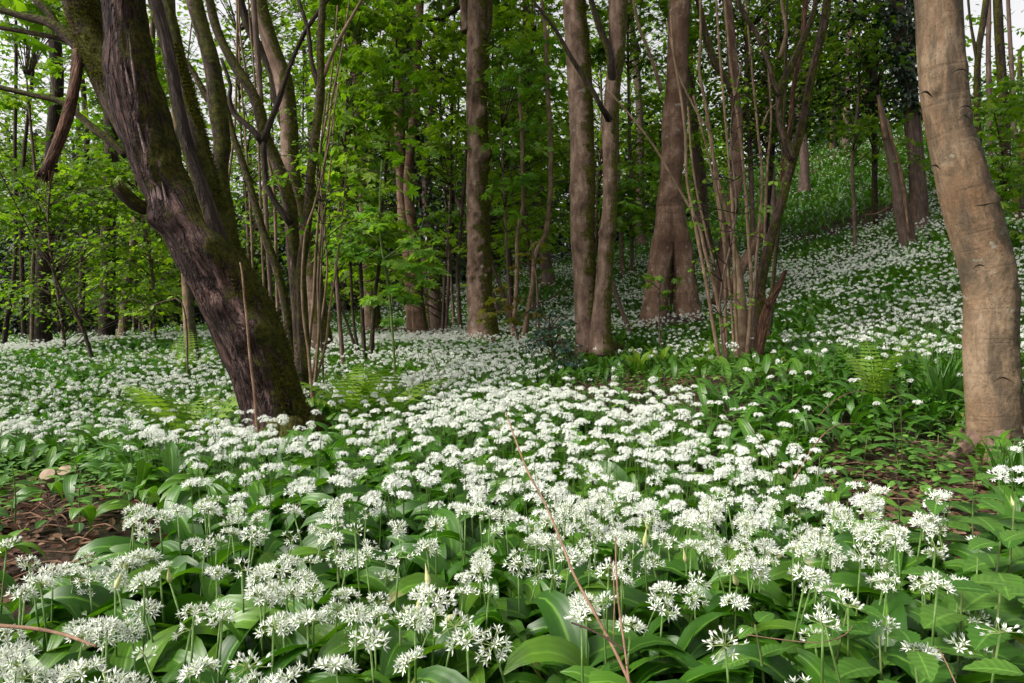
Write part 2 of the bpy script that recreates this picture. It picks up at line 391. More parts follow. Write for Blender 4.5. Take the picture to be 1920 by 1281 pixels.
M['herb'] = leaf_mat("herb_leaf", (.03, .10, .012), (.06, .17, .02), (.12, .25, .035), .35, .5, .35, veins=True, vein_scale=42., pinnate=True)
M['holly'] = leaf_mat("blue_green_leaf", (.012, .04, .03), (.025, .07, .05), (.06, .12, .08), .15, .35, .5)
M['blade'] = leaf_mat("grass_blade", (.03, .10, .01), (.05, .16, .015), (.10, .22, .03), .35, .45, .4)
M['moss'] = leaf_mat("moss_tuft", (.03, .033, .004), (.08, .08, .010), (.16, .15, .02), .3, .8, .1)
M['litter'] = leaf_mat("dead_leaf", (.05, .025, .015), (.12, .065, .04), (.26, .16, .10), .15, .8, .15, tcol=(1, .8, .6))
BR = dict(
    willow=bark_mat("furrowed_willow_bark", (.080, .043, .036), (.018, .010, .009), (.19, .115, .10), moss=.36, moss_dir=(1, -.1, .35), furrow=.85, mosscol=((.016, .018, .003), (.14, .13, .015)), red=(.072, .034, .026), bump=1., bscale=1.3),
    sycamore=bark_mat("sycamore_bark", (.23, .14, .095), (.075, .044, .032), (.42, .29, .21), moss=.2, moss_dir=(1, 0, .2), speck=.35, rings=.3, bump=.45, red=(.15, .08, .052), lichen=.5),
    pale=bark_mat("smooth_pale_bark", (.27, .185, .115), (.09, .070, .048), (.42, .31, .205), moss=.34, moss_dir=(1, -.15, 0), mosscol=((.05, .045, .03), (.16, .135, .09)), speck=.6, rings=.22, bump=.55, red=(.23, .125, .062), lichen=.4, streak=.85),  # moss colours here are grey grime that also paints the right side's shade
    mossy=bark_mat("mossy_bark", (.085, .055, .04), (.022, .016, .012), (.17, .12, .09), moss=.46, moss_dir=(.4, -.4, .5), furrow=.2, bump=.7),
    mossy2=bark_mat("half_mossy_bark", (.25, .165, .12), (.075, .047, .035), (.45, .32, .245), moss=.48, moss_dir=(1, -.2, .2), speck=.3, bump=.45, lichen=.4),
    hazel=bark_mat("hazel_shoot_bark", (.23, .155, .098), (.10, .066, .042), (.36, .26, .175), moss=.22, moss_dir=(1, 0, 0), bump=.3, speck=.4, bscale=2.),
    dark=bark_mat("dark_bark", (.055, .038, .030), (.02, .014, .012), (.11, .08, .065), moss=.3, moss_dir=(-1, -.2, .1), furrow=.3, bump=.6),
    brown=bark_mat("grey_brown_bark", (.14, .095, .075), (.07, .048, .038), (.22, .155, .125), moss=.15, moss_dir=(1, 0, 0), furrow=.15, speck=.3, bump=.4),
    red=bark_mat("red_brown_wood", (.16, .075, .045), (.05, .025, .018), (.30, .17, .11), furrow=.5, bump=.8),
    split=bark_mat("split_wood", (.30, .19, .11), (.10, .055, .035), (.48, .33, .20), furrow=.35, bump=.7),
    twig=bark_mat("dead_stem", (.28, .17, .11), (.13, .075, .05), (.42, .29, .20), bump=.3, bscale=3.),
    darktwig=bark_mat("dark_twig", (.07, .045, .035), (.03, .02, .015), (.13, .09, .07), bump=.3, bscale=3.),
    green=bark_mat("green_shoot", (.14, .19, .06), (.07, .11, .03), (.22, .26, .10), bump=.2, bscale=3.),
)
# the soil
m, t = newmat("woodland_soil")
tc = nd(t, "ShaderNodeTexCoord")
n1 = nd(t, "ShaderNodeTexNoise", i_Scale=1.3, i_Detail=10., i_Roughness=.7); lk(t, tc.outputs['Object'], n1.inputs['Vector'])
n2 = nd(t, "ShaderNodeTexNoise", i_Scale=26., i_Detail=8., i_Roughness=.75); lk(t, tc.outputs['Object'], n2.inputs['Vector'])
v2 = nd(t, "ShaderNodeTexVoronoi", i_Scale=38.); lk(t, tc.outputs['Object'], v2.inputs['Vector'])
c = ramp(t, n2.outputs[0], [(.3, (.018, .011, .009)), (.55, (.052, .030, .024)), (.75, (.12, .075, .06))])
c = mixc(t, math_(t, 'MULTIPLY', v2.outputs['Color'], .35), c, (.10, .06, .045))
c = mixc(t, ramp(t, n1.outputs[0], [(.45, (0, 0, 0)), (.6, (1, 1, 1))]), c, (.016, .03, .008))
p = nd(t, "ShaderNodeBsdfPrincipled", i_Roughness=.95); p.inputs['Specular IOR Level'].default_value = .1
lk(t, c, p.inputs['Base Color'])
b = nd(t, "ShaderNodeBump", i_Strength=1., i_Distance=.03); lk(t, math_(t, 'ADD', n2.outputs[0], math_(t, 'MULTIPLY', v2.outputs[0], .5)), b.inputs['Height']); lk(t, b.outputs[0], p.inputs['Normal'])
o = nd(t, "ShaderNodeOutputMaterial"); lk(t, p.outputs[0], o.inputs[0]); M['soil'] = m

# ------------------------------------------------------------------ ground sheet
def axis(lo, hi, fine0, fine1, st, far):
    a = [fine0]
    x = fine0
    while x > lo: x -= max(st, (fine0 - x) * .12 + st); a.insert(0, x)
    a += list(np.arange(fine0 + st, fine1, st)); x = a[-1]
    while x < hi: x += max(st, (x - fine1) * .12 + st); a.append(x)
    return np.array(a)
gx = axis(-400, 400, -12, 16, .12, 0); gy = axis(-200, 500, -1, 30, .12, 0)
X, Y = np.meshgrid(gx, gy); Z = hz(X.ravel(), Y.ravel())
i0 = (np.arange(len(gy) - 1)[:, None] * len(gx) + np.arange(len(gx) - 1)[None]).ravel()
g = MB(); g.add(np.c_[X.ravel(), Y.ravel(), Z], np.stack([i0, i0 + 1, i0 + len(gx) + 1, i0 + len(gx)], -1))
tag(g.build("ground", M['soil']), "woodland floor rising into a bank", kind="structure")

# ------------------------------------------------------------------ leaf templates
def tpl(v, faces, a=None):
    v = np.array(v, float)
    by = {}
    for f in faces: by.setdefault(len(f), []).append(f)
    return v, [np.array(q) for q in by.values()], (np.zeros_like(v) if a is None else np.array(a, float))

def garlic_leaf(L, W, up, bend, nt=9, nu=4, pet=.26, fold=.28, twist=0., wave=0.):
    """One leaf rising from its sheath, arching over to its tip (along +x)."""
    ts = np.linspace(0, 1, nt); th = up - bend * ts ** 2.0
    ds = L / (nt - 1); x = np.r_[0, np.cumsum(np.cos(th[:-1]) * ds)]; z = np.r_[0, np.cumsum(np.sin(th[:-1]) * ds)]
    wd = np.where(ts < pet, .05 + .10 * (ts / pet) ** 3, np.sin(np.pi * np.clip(((ts - pet) / (1 - pet)), 0, 1) ** .85) ** .85)
    wd = np.maximum(wd, np.where(ts < pet + .08, .12, 0)) * W / 2; wd[-1] = .0004
    us = np.linspace(-1, 1, nu + 1)
    v, a = [], []
    for i in range(nt):
        nx, nz_ = -math.sin(th[i]), math.cos(th[i]); tw = twist * ts[i]
        for u in us:
            y = u * wd[i]; hgt = abs(u) * wd[i] * fold + wave * wd[i] * math.sin(ts[i] * 9 + u * 2) * abs(u)
            yy = y * math.cos(tw); hh = hgt + y * math.sin(tw)
            v.append((x[i] + nx * hh, yy, z[i] + nz_ * hh)); a.append((u * .5 * (wd[i] / (W / 2)) if False else u * .5, ts[i], 0))
    k = nu + 1
    f = [(i * k + j, (i + 1) * k + j, (i + 1) * k + j + 1, i * k + j + 1) for i in range(nt - 1) for j in range(nu)]
    return tpl(v, f, a)

def maple_leaf():
    """Five pointed lobes, toothed, along +x; the stalk joins at the origin. Size 1."""
    pol = [(0, 1.0), (10, .74), (17, .80), (25, .45), (38, .80), (50, .92), (58, .62), (66, .68), (76, .36), (98, .55), (118, .60), (138, .36), (165, .16)]
    pts = [(r * math.cos(math.radians(q)), r * math.sin(math.radians(q))) for q, r in pol]
    full = pts + [(x, -y) for x, y in pts[:0:-1]]
    v = [(0.05, 0, 0.02)]; v += [(x, y, -.16 * (x * x + y * y) + .05 * abs(math.sin(3.6 * math.atan2(y, x)))) for x, y in full]
    n = len(full)
    return tpl(v, [(0, 1 + i, 1 + (i + 1) % n) for i in range(n)], [(y * .5, x, 0) for x, y, z in v])
MAPLE = maple_leaf()
def maple_small():
    pol = [(0, 1.0), (22, .45), (48, .9), (75, .38), (115, .58), (160, .15)]
    pts = [(r * math.cos(math.radians(q)), r * math.sin(math.radians(q))) for q, r in pol]
    full = pts + [(x, -y) for x, y in pts[:0:-1]]
    v = [(0.05, 0, 0.02)] + [(x, y, -.14 * (x * x + y * y)) for x, y in full]
    n = len(full)
    return tpl(v, [(0, 1 + i, 1 + (i + 1) % n) for i in range(n)])
MAPLE_S = maple_small()
OVAL = tpl([(0, 0, 0), (.3, .3, .03), (.7, .28, -.02), (1, 0, -.12), (.7, -.28, -.02), (.3, -.3, .03), (.5, 0, -.04)],
           [(0, 6, 1), (1, 6, 2), (2, 6, 3), (3, 6, 4), (4, 6, 5), (5, 6, 0)])
DIAM = tpl([(0, 0, 0), (.5, .34, .04), (1, 0, -.08), (.5, -.34, .04)], [(0, 1, 2), (0, 2, 3)])
IVY = tpl([(0, 0, 0), (.1, .45, 0), (.45, .28, .03), (1, 0, -.05), (.45, -.28, .03), (.1, -.45, 0)], [(0, 1, 2), (0, 2, 3), (0, 3, 4), (0, 4, 5)])
def serrate():
    n = 12; v, a = [], []
    for i in range(n + 1):
        t = i / n; wd = .36 * math.sin(math.pi * t ** .75) ** .8 if 0 < t < 1 else .001
        wd *= 1 if i % 2 else .86
        for u in (-1, 0, 1):
            v.append((t + (.02 if u and i % 2 else 0), u * wd, .10 * abs(u) * wd * 2 - .22 * t * t)); a.append((u * .5, t, 0))
    f = [(i * 3 + j, (i + 1) * 3 + j, (i + 1) * 3 + j + 1, i * 3 + j + 1) for i in range(n) for j in range(2)]
    return tpl(v, f, a)
SERR = serrate()

def leaf_frames(n, out=None, tilt=.45, droop=.35, r=None):
    """Random leaf rotations: leaf x axis points along heading 'out' (or at random), drooping, blade roughly level."""
    r = r or rng
    az = r.random(n) * 2 * math.pi if out is None else out + r.normal(0, .7, n)
    return rotz(az) @ roty(droop + r.normal(0, .3, n)) @ rotx(r.normal(0, tilt, n))

# ------------------------------------------------------------------ trees
TRUNKS = []      # (x, y, radius) so that ground plants keep out
def px_path(pp, d, wmul=1.):
    """pp = [(px, py, width px[, depth])]"""
    pts = [P(q[0], q[1], q[3] if len(q) > 3 else d) for q in pp]
    # off the optical axis a round trunk is drawn wider than it is
    rad = [q[2] * (q[3] if len(q) > 3 else d) / F / 2 * wmul * math.cos(math.atan((q[0] - 960) / F)) for q in pp]
    return pts, rad
def rooted(pts, rad, flare=1.35, ext_top=0.):
    """pts run from the foot up. Carries the foot down into the soil, and the top on above the picture."""
    pts = [np.array(p, float) for p in pts]; rad = list(rad)
    d0 = pts[0] - pts[1]; d0 /= np.linalg.norm(d0) + 1e-9
    if d0[2] > -.35: d0 = np.array([d0[0] * .5, d0[1] * .5, -.8])
    gz = h1(pts[0][0], pts[0][1])
    drop = pts[0][2] - gz
    if drop > 0.02:
        foot = pts[0] + d0 / abs(d0[2]) * drop
        foot[2] = h1(foot[0], foot[1]) + .0
        pts.insert(0, foot); rad.insert(0, rad[0] * flare)
        pts.insert(0, foot + [0, 0, -.12]); rad.insert(0, rad[0] * 1.15)
    else:
        foot = pts[0]; pts.insert(0, pts[0] + [0, 0, drop * 1. - .12]); rad.insert(0, rad[0] * flare)
    if ext_top:
        u = pts[-1] - pts[-2]; u /= np.linalg.norm(u)
        for k in range(3):
            u = u * .8 + np.array([0, 0, .2]); u /= np.linalg.norm(u)
            pts.append(pts[-1] + u * ext_top / 3); rad.append(rad[-1] * .85)
    TRUNKS.append((foot[0], foot[1], rad[1]))
    return pts, rad, foot
REPORT = []
def shade_crown(root, top, R, n, mat='maple', size=.16, h=2.5):
    """Unseen leaves added high above the frame to shade the wood below."""
    n = int(n * 1.1); size *= 1.15
    q = rng.normal(0, 1, (n, 3)); q /= np.linalg.norm(q, axis=1)[:, None]; q *= (rng.random(n) ** .4)[:, None]
    c = np.array(top) + [0, 0, h * .5]
    cl = c + q * [R, R, h]; k = max(1, n // 14)
    cl = cl[rng.integers(0, k, n)] + rng.normal(0, .32, (n, 3)) * [1, 1, .5]
    mb = MB(); mb.inst(MAPLE_S, leaf_frames(n), cl, rng.random(n), S=rng.uniform(.7, 1.3, n) * size)
    return mb.build("crown", M[mat], root, smooth=False)

def tree(name, label, cat, pp, d, bark, nseg=20, step=.07, rough=.08, rscale=3., ext=3., crown=0, knots=(), group=None, limbs=(), flare=1.35, lobes=.0, furrow=0., crownR=2.2, crown_mat='maple', capjag=0., crown_lift=2.2):
    """pp from the foot up; limbs = [(pp, depth, bark key)]. Returns the root Empty."""
    pts, rad = px_path(pp, d)
    pts, rad, foot = rooted(pts, rad, flare, ext)
    gy = 640.5 - F * ((foot[2] - ZC) * math.cos(TH) + foot[1] * math.sin(TH)) / (foot[1] * math.cos(TH) - (foot[2] - ZC) * math.sin(TH))
    REPORT.append(f"{name:22s} d={d:5.1f} given foot y={pp[0][1]:4.0f} ground y={gy:4.0f}")
    root = thing(name, foot, label, cat, group)
    knots = [(P(960, k_[0], d)[2],) + tuple(k_[1:]) for k_ in knots]
    mb = MB(); c, r = tube(mb, pts, rad, nseg, step, rough, rscale, furrow, 0, len(REPORT), lobes, knots, capjag=capjag)
    mb.build("trunk", BR[bark], root, attr="bk")
    for L in limbs:
        lp, ld, lb = L[:3]
        q, rr = px_path(lp, ld); mb = MB()
        tube(mb, q, rr, max(8, nseg // 2), step, rough * .8, rscale * 1.5, furrow * .5, 0, len(REPORT) + 7, capjag=L[4] if len(L) > 4 else 0)
        mb.build(L[3] if len(L) > 3 else "limb", BR[lb], root, attr="bk")
    if crown: shade_crown(root, pts[-1] + np.array([0, 0, crown_lift - 2.2]), crownR, crown, crown_mat)
    return root

def foliage(mb, centres, radii, nper, size, tplx=MAPLE, flat=.28, droop=.35, tilt=.4, clump=True, tint=None):
    """Sprays of leaves: each centre carries a shallow dome of leaves whose tips point outwards and down."""
    for c, R in zip(centres, radii):
        n = max(3, int(nper * rng.uniform(.7, 1.3)))
        az = rng.random(n) * 2 * math.pi; rr = np.sqrt(rng.random(n)) * R
        T = np.c_[np.cos(az) * rr, np.sin(az) * rr, rng.normal(0, 1, n) * R * flat * .5 - .25 * rr * rr / max(R, .1)] + c
        t0 = rng.random() if tint is None else tint
        mb.inst(tplx, leaf_frames(n, az, tilt, droop), T, np.clip(t0 * .6 + rng.random(n) * .5, 0, 1), S=rng.uniform(.65, 1.25, n) * size)

def sapling(name, label, cat, pp, d, sprays, leaf='maple', size=.09, nper=16, bark='brown', group=None, tplx=MAPLE, ext=0., twig=.004, spread_y=.5, nseg=8, rough=.05, extra=None):
    """A slender stem with leafy sprays. sprays = [(px, py, radius px)] or (px0,py0,px1,py1,n,radius px) areas."""
    pts, rad = px_path(pp, d); pts, rad, foot = rooted(pts, rad, 1.2, ext)
    REPORT.append(f"{name:22s} d={d:5.1f} given foot y={pp[0][1]:4.0f}")
    root = thing(name, foot, label, cat, group)
    tm = MB(); c, r = tube(tm, pts, rad, nseg, .12, rough, 4., seed=len(REPORT))
    tm.build("trunk", BR[bark], root, attr="bk")
    cs, Rs = [], []
    for s in sprays:
        if len(s) == 3:
            dd = d + rng.normal(0, spread_y * .5); cs.append(P(s[0], s[1], dd)); Rs.append(s[2] * d / F)
        else:
            x0, y0, x1, y1, n, R = s
            for k in range(n):
                dd = max(d * .7, d + rng.normal(0, spread_y)); cs.append(P(rng.uniform(x0, x1), rng.uniform(y0, y1), dd)); Rs.append(R * rng.uniform(.6, 1.3) * d / F)
    cm = MB(); foliage(cm, cs, Rs, nper, size, tplx)
    bm = MB()
    for cc, R in zip(cs, Rs):
        k = np.argmin(((c - (cc - [0, 0, R * .8])) ** 2).sum(1) + (c[:, 2] > cc[2] + .1) * 9.)
        s0 = c[k]; mid = (s0 + cc) / 2 + [0, 0, .12 * np.linalg.norm(cc - s0)] + rng.normal(0, .03, 3)
        if np.linalg.norm(cc - s0) < 3.2: tube(bm, [s0, mid, cc], [min(r[k] * .5, twig * 2.), twig, twig * .5], 4, .2)
        for q in range(3):
            a = rng.random() * 6.28; tube(bm, [cc, cc + np.array([math.cos(a) * R * .5, math.sin(a) * R * .5, .02]), cc + np.array([math.cos(a) * R, math.sin(a) * R, -.02])], [twig * .5, twig * .35, twig * .2], 3, .3)
    bm.build("branch", BR['darktwig'] if bark != 'green' else BR['green'], root, attr="bk")
    cm.build("crown", M[leaf], root, smooth=False)
    return root

# ------------------------------------------------------------------ the trees, from their feet up, in pixels of the photograph + depth in metres
HP = math.pi
# the big leaning tree at the left
T1 = tree("leaning_tree", "thick furrowed tree leaning left, pale torn scar on its trunk, moss on its right", "tree",
    [(520, 800, 134), (502, 735, 122), (478, 668, 116), (450, 601, 118), (418, 534, 118), (380, 467, 112), (346, 400, 108), (306, 335, 98), (282, 268, 104), (262, 200, 110), (245, 134, 102), (240, 67, 90), (232, 0, 86), (222, -90, 80)],
    3.3, 'willow', nseg=110, step=.016, rough=.07, rscale=4., furrow=.085, ext=4.5, crown=1500, crownR=2.6, flare=1.15, lobes=.10,
    knots=[(640, .6, .11, .05), (700, .2, .07, .035), (575, -.1, .05, .03), (480, .5, .09, .035), (415, -.3, .07, .03), (395, -.75, .08, .04), (330, .3, .08, .02), (660, .25, .035, -.02)],
    limbs=[([(300, 330, 50, 3.42), (248, 240, 66, 3.42), (204, 150, 72, 3.45), (172, 80, 72, 3.5), (154, 10, 74, 3.5), (140, -60, 68, 3.5), (120, -150, 60, 3.5)], 3.5, 'mossy', "limb"),
           ([(450, 560, 50, 3.35), (412, 455, 36, 3.27), (388, 380, 30, 3.22), (356, 290, 27, 3.2), (334, 200, 26, 3.2), (314, 90, 25, 3.2), (290, 0, 27, 3.2), (268, -80, 26, 3.2)], 3.3, 'dark', "limb"),
           ([(545, 760, 52, 3.4), (506, 610, 44, 3.42), (432, 470, 42, 3.45), (398, 360, 34, 3.5), (374, 260, 30, 3.55), (348, 160, 26, 3.6), (326, 60, 24, 3.6), (300, -60, 22, 3.6)], 3.5, 'mossy', "limb"),
           ([(315, 385, 24, 3.35), (284, 394, 24, 3.3), (254, 382, 30, 3.25), (228, 358, 28, 3.2)], 3.3, 'mossy', "branch_stub", .05),
           ([(236, 292, 16), (205, 262, 17), (180, 245, 16), (145, 214, 14), (110, 190, 13), (60, 178, 12), (0, 164, 12), (-60, 150, 11)], 3.6, 'mossy', "branch"),
           ([(150, 92, 26), (128, 70, 26), (108, 52, 24), (84, 40, 20), (40, 30, 16), (0, 18, 14), (-60, -5, 12)], 3.7, 'mossy', "branch"),
           ([(135, 80, 16), (110, 72, 12), (60, 62, 11), (0, 52, 10), (-50, 44, 9)], 3.75, 'mossy', "branch"),
           ([(112, 56, 18), (92, 24, 16), (60, -6, 15), (30, -50, 13)], 3.7, 'mossy', "branch"),
           ([(150, 84, 24, 3.5), (146, 112, 23, 3.42), (140, 160, 22, 3.35), (126, 220, 25, 3.3), (104, 280, 24, 3.25), (85, 322, 22, 3.2)], 3.4, 'red', "broken_branch", .06)])
# splintered pale end of the stub, the torn scar with bare wood
mb = MB(); s0 = P(85, 322, 3.2)
for k in range(16):
    a = rng.normal(0, .016, 3) * [1, 1, .3]; tube(mb, [s0 + a, s0 + a + np.array([-.012, 0, -.03 - .05 * rng.random()]) + rng.normal(0, .008, 3)], [.006, .001], 4, .1)
mb.build("splinter", BR['split'], T1, attr="bk")
mb = MB()
for (a, b_, ww) in [((292 + 3 * k + rng.normal(0, 1.5), 392 + rng.normal(0, 6)), (280 + 3.2 * k + rng.normal(0, 2), 335 + 30 * abs(k - 5) / 5 + rng.normal(0, 8)), 7.) for k in range(11)] + [((290, 350), (262, 240), 8), ((285, 330), (247, 190), 7), ((250, 200), (232, 110), 7), ((256, 180), (241, 60), 6)]:
    pts = [P(a[0] + (b_[0] - a[0]) * k, a[1] + (b_[1] - a[1]) * k, 3.3 - .121 + .012 * abs(k - .5)) for k in (0, .25, .5, .75, 1)]
    tube(mb, pts, [ww * .42 * 3.1 / F * q for q in (.5, 1, .9, .6, .1)], 8, .03, .25, 9., seed=a[0])
mb.build("bare_scar", bark_mat("bare_weathered_wood", (.28, .19, .175), (.09, .06, .055), (.46, .34, .32), furrow=.5, speck=.3, bump=.7, bscale=2.), T1, attr="bk")

# the mossy coppice just right of it
tree("hazel_coppice", "mossy coppiced hazel of many crooked dark stems right of the leaning tree", "tree",
    [(567, 700, 34), (564, 640, 30), (562, 600, 27), (556, 534, 25), (550, 467, 25), (546, 400, 25), (535, 350, 24), (518, 302, 24), (497, 255, 23), (484, 200, 22), (463, 158, 22), (433, 111, 20), (408, 60, 18), (393, 0, 17), (380, -60, 15)],
    4.6, 'mossy', nseg=20, step=.05, rough=.16, rscale=7., ext=2., crown=0, limbs=[
     ([(572, 705, 26), (566, 560, 22), (565, 500, 20), (576, 420, 19), (582, 335, 19), (592, 252, 18), (601, 168, 17), (601, 84, 15), (605, 0, 14), (606, -60, 12)], 4.5, 'mossy', "stem"),
     ([(556, 700, 20), (544, 635, 18), (534, 568, 18), (517, 500, 17), (493, 434, 16), (478, 380, 15), (460, 319, 14), (440, 262, 13), (424, 200, 12), (410, 130, 11)], 4.7, 'mossy', "stem"),
     ([(492, 268, 14), (470, 240, 12), (438, 212, 11), (430, 180, 9), (432, 160, 8), (415, 110, 7)], 4.5, 'dark', "branch"),
     ([(494, 266, 14), (506, 230, 12), (522, 190, 11), (545, 120, 9), (575, 55, 8), (615, 0, 7), (640, -40, 6)], 4.5, 'dark', "branch"),
     ([(545, 420, 14), (505, 360, 13), (495, 300, 13), (494, 262, 12)], 4.5, 'dark', "branch"),
     ([(601, 172, 13), (585, 120, 9), (578, 60, 8), (560, 0, 7)], 4.5, 'dark', "branch"),
     ([(604, 150, 9), (628, 90, 7), (655, 40, 6), (690, -20, 5)], 4.5, 'hazel', "branch")])
tree("mossy_stem_tree", "upright mossy trunk between the leaning tree and the hazel coppice", "tree",
    [(470, 720, 46), (452, 600, 42), (436, 500, 38), (428, 430, 36), (413, 335, 34), (416, 268, 32), (407, 200, 34), (400, 134, 32), (382, 67, 30), (364, 0, 32), (350, -60, 30)],
    4.3, 'mossy', nseg=24, step=.04, rough=.14, rscale=6., ext=2., crown=0, limbs=[
     ([(410, 205, 18), (392, 190, 14), (365, 140, 12), (345, 110, 10)], 4.3, 'mossy', "branch")])
tree("forked_tree", "buff trunk forking high up behind the hazel coppice", "tree",
    [(596, 655, 62), (592, 600, 50), (586, 540, 44), (575, 470, 40), (560, 400, 36), (545, 320, 34), (542, 235, 34), (532, 155, 36), (514, 100, 34), (496, 45, 32), (484, 0, 30), (470, -60, 28)],
    8.0, 'mossy2', nseg=22, step=.08, ext=3, crown=700, limbs=[([(540, 250, 24), (520, 190, 20), (508, 130, 20), (470, 60, 18), (450, 0, 16), (440, -60, 15)], 8.0, 'dark', "limb")])
tree("birch_sapling", "white spotted thin trunk crossing in front of the forked buff trunk", "tree",
    [(515, 640, 8), (508, 560, 8), (500, 420, 9), (492, 260, 10), (488, 180, 11), (483, 100, 12), (478, 40, 12), (474, -20, 12)], 6.0,
    'brown', nseg=10, step=.1, ext=2)
# pale rods in and around the coppice
def rods(name, label, cat, group, items, bark='hazel', ext=.8):
    for it in items:
        pp, d = it[:2]
        tree(name, it[2] if len(it) > 2 else label, cat, pp, d, bark, nseg=7, step=.09, rough=.07, rscale=8., ext=ext, group=group, flare=1.05)
rods("hazel_rod", "thin pale upright hazel rod in the coppice beside the leaning tree", "shoot", "pale hazel rods beside the leaning tree", [
    ([(525, 700, 6), (520, 580, 6), (517, 450, 6), (510, 330, 6), (470, 180, 5), (450, 60, 4), (448, -30, 4)], 5.0, "pale rod rising straight left of the coppice's main dark stem"),
    ([(500, 640, 5), (494, 520, 5), (490, 430, 5), (486, 300, 5), (480, 180, 4), (470, 60, 4)], 5.3, "pale rod nearly touching the first straight one, farther back"),
    ([(480, 640, 5), (474, 500, 5), (470, 400, 5), (462, 280, 4), (452, 150, 4)], 5.3, "leftmost pale rod, half behind the leaning tree's mossy edge"),
    ([(575, 720, 8), (580, 640, 7), (588, 560, 6), (592, 480, 6), (600, 380, 5), (612, 280, 5), (622, 190, 4), (640, 100, 3)], 4.9, "stoutest pale rod on the right side of the coppice, curving right"),
    ([(590, 720, 6), (598, 620, 6), (596, 520, 5), (604, 400, 5), (594, 330, 4), (612, 220, 4)], 4.9, "pale rod at the coppice's right foot with a kink halfway up"),
    ([(583, 716, 7), (578, 655, 6), (571, 610, 6), (566, 540, 5), (572, 440, 5), (588, 390, 4)], 4.3, "reddish pale rod crossing low in front of the coppice's foot"),
    ([(596, 700, 5), (612, 640, 5), (618, 580, 5), (628, 520, 4)], 4.6, "shortest pale rod, leaning right from the coppice's foot"),
    ([(586, 700, 5), (603, 600, 4), (614, 500, 4), (608, 420, 4), (618, 330, 3)], 5.1, "slender pale rod sweeping right above the shortest one"),
    ([(430, 500, 5), (425, 380, 5), (440, 240, 5), (444, 100, 5), (446, -20, 5)], 5.2, "pale rod high up between the leaning tree and the dark stems")])
tree("dead_vine", "thin pale dead stem standing against the leaning tree's trunk", "stick",
    [(480, 775, 6), (476, 730, 5.5), (468, 665, 5), (463, 600, 5), (458, 560, 4), (455, 520, 4), (450, 492, 2.5)], 2.85, 'twig', nseg=7, step=.03, ext=0, flare=1.)
# trunks of the left background
tree("mossy_background_tree", "dark mossy trunk at the far left, broad at its foot", "tree",
    [(78, 645, 44), (76, 560, 40), (80, 500, 36), (92, 400, 28), (97, 268, 26), (107, 168, 27), (103, 77, 26), (100, 0, 26), (98, -60, 24)], 12., 'dark', nseg=16, step=.15, ext=4, crownR=3.5, crown=2600)
tree("mossy_background_tree", "straight mossy trunk seen left of the leaning tree", "tree",
    [(200, 625, 34), (202, 540, 31), (203, 430, 29), (207, 340, 28), (209, 270, 27), (206, 200, 26), (200, 100, 24), (196, -40, 22)], 13., 'dark', nseg=16, step=.15, ext=4, crownR=3.5, crown=2600)
tree("pale_background_tree", "smooth pale buff trunk leaning right, behind the carpet at the left", "tree",
    [(231, 625, 21), (233, 590, 18), (236, 550, 17), (243, 500, 17), (250, 460, 16), (258, 400, 15), (268, 320, 14), (276, 220, 13), (284, 100, 12)], 14., 'pale', nseg=14, step=.15, ext=4, crownR=3.2, crown=2200)
tree("pale_background_tree", "pale trunk half hidden by the left edge of the leaning tree", "tree",
    [(365, 690, 30), (358, 640, 26), (354, 590, 23), (350, 534, 20), (346, 470, 18), (340, 380, 17), (330, 250, 16), (325, 100, 15)], 7.6, 'pale', nseg=16, step=.1, ext=4, crownR=3., crown=1800)
for lab, pp, d in [
    ("slim dark sapling leaning left, out in the flowers", [(172, 668, 9), (160, 630, 8), (148, 600, 7), (132, 570, 6), (114, 544, 5), (96, 500, 4), (70, 460, 3)], 8.),
    ("dim slim trunk by the left edge, behind the flowers", [(8, 640, 12), (14, 590, 10), (24, 540, 9), (30, 440, 8), (28, 300, 8), (30, 150, 7)], 13.),
    ("upright slim trunk between the two dark mossy ones", [(45, 640, 10), (42, 540, 9), (40, 420, 9), (44, 300, 8), (60, 150, 7), (70, 0, 7)], 15.),
    ("dark background trunk just right of the pale leaning one", [(270, 625, 12), (272, 500, 11), (268, 400, 10), (262, 250, 9), (262, 100, 9)], 17.),
    ("grey trunk hung with leaves left of the straight mossy one", [(152, 630, 14), (154, 500, 12), (160, 340, 12), (162, 240, 11), (150, 120, 11), (130, 0, 10)], 16.)]:
    tree("slim_tree", lab, "tree", pp, d, 'dark', nseg=10, step=.2, ext=3, crown=150, crownR=1.6, group="slim trunks of the left background")
# centre
tree("grey_brown_tree", "grey-brown trunk half screened by sapling leaves, left of the red-brown pair", "tree",
    [(697, 590, 34), (694, 560, 30), (688, 500, 28), (682, 450, 27), (680, 400, 27), (676, 335, 27), (672, 240, 25), (668, 140, 24), (666, 40, 23), (664, -60, 22)], 13., 'mossy2', nseg=16, step=.15, ext=4, crown=500)
tree("red_brown_tree", "slender red-brown trunk, left of a close pair", "tree",
    [(772, 592, 22), (768, 540, 20), (764, 470, 21), (757, 415, 22), (752, 335, 20), (750, 250, 20), (746, 150, 20), (744, 40, 19), (742, -60, 18)], 12., 'sycamore', nseg=16, step=.15, ext=4, crown=400)
tree("red_brown_tree", "red-brown trunk with a broad foot, right of a close pair", "tree",
    [(787, 608, 30), (784, 580, 27), (780, 545, 24), (778, 490, 20), (776, 440, 18), (770, 400, 19), (766, 335, 20), (774, 240, 17), (780, 150, 16), (790, -60, 16)], 11.5, 'sycamore', nseg=16, step=.15, ext=4, crown=400)
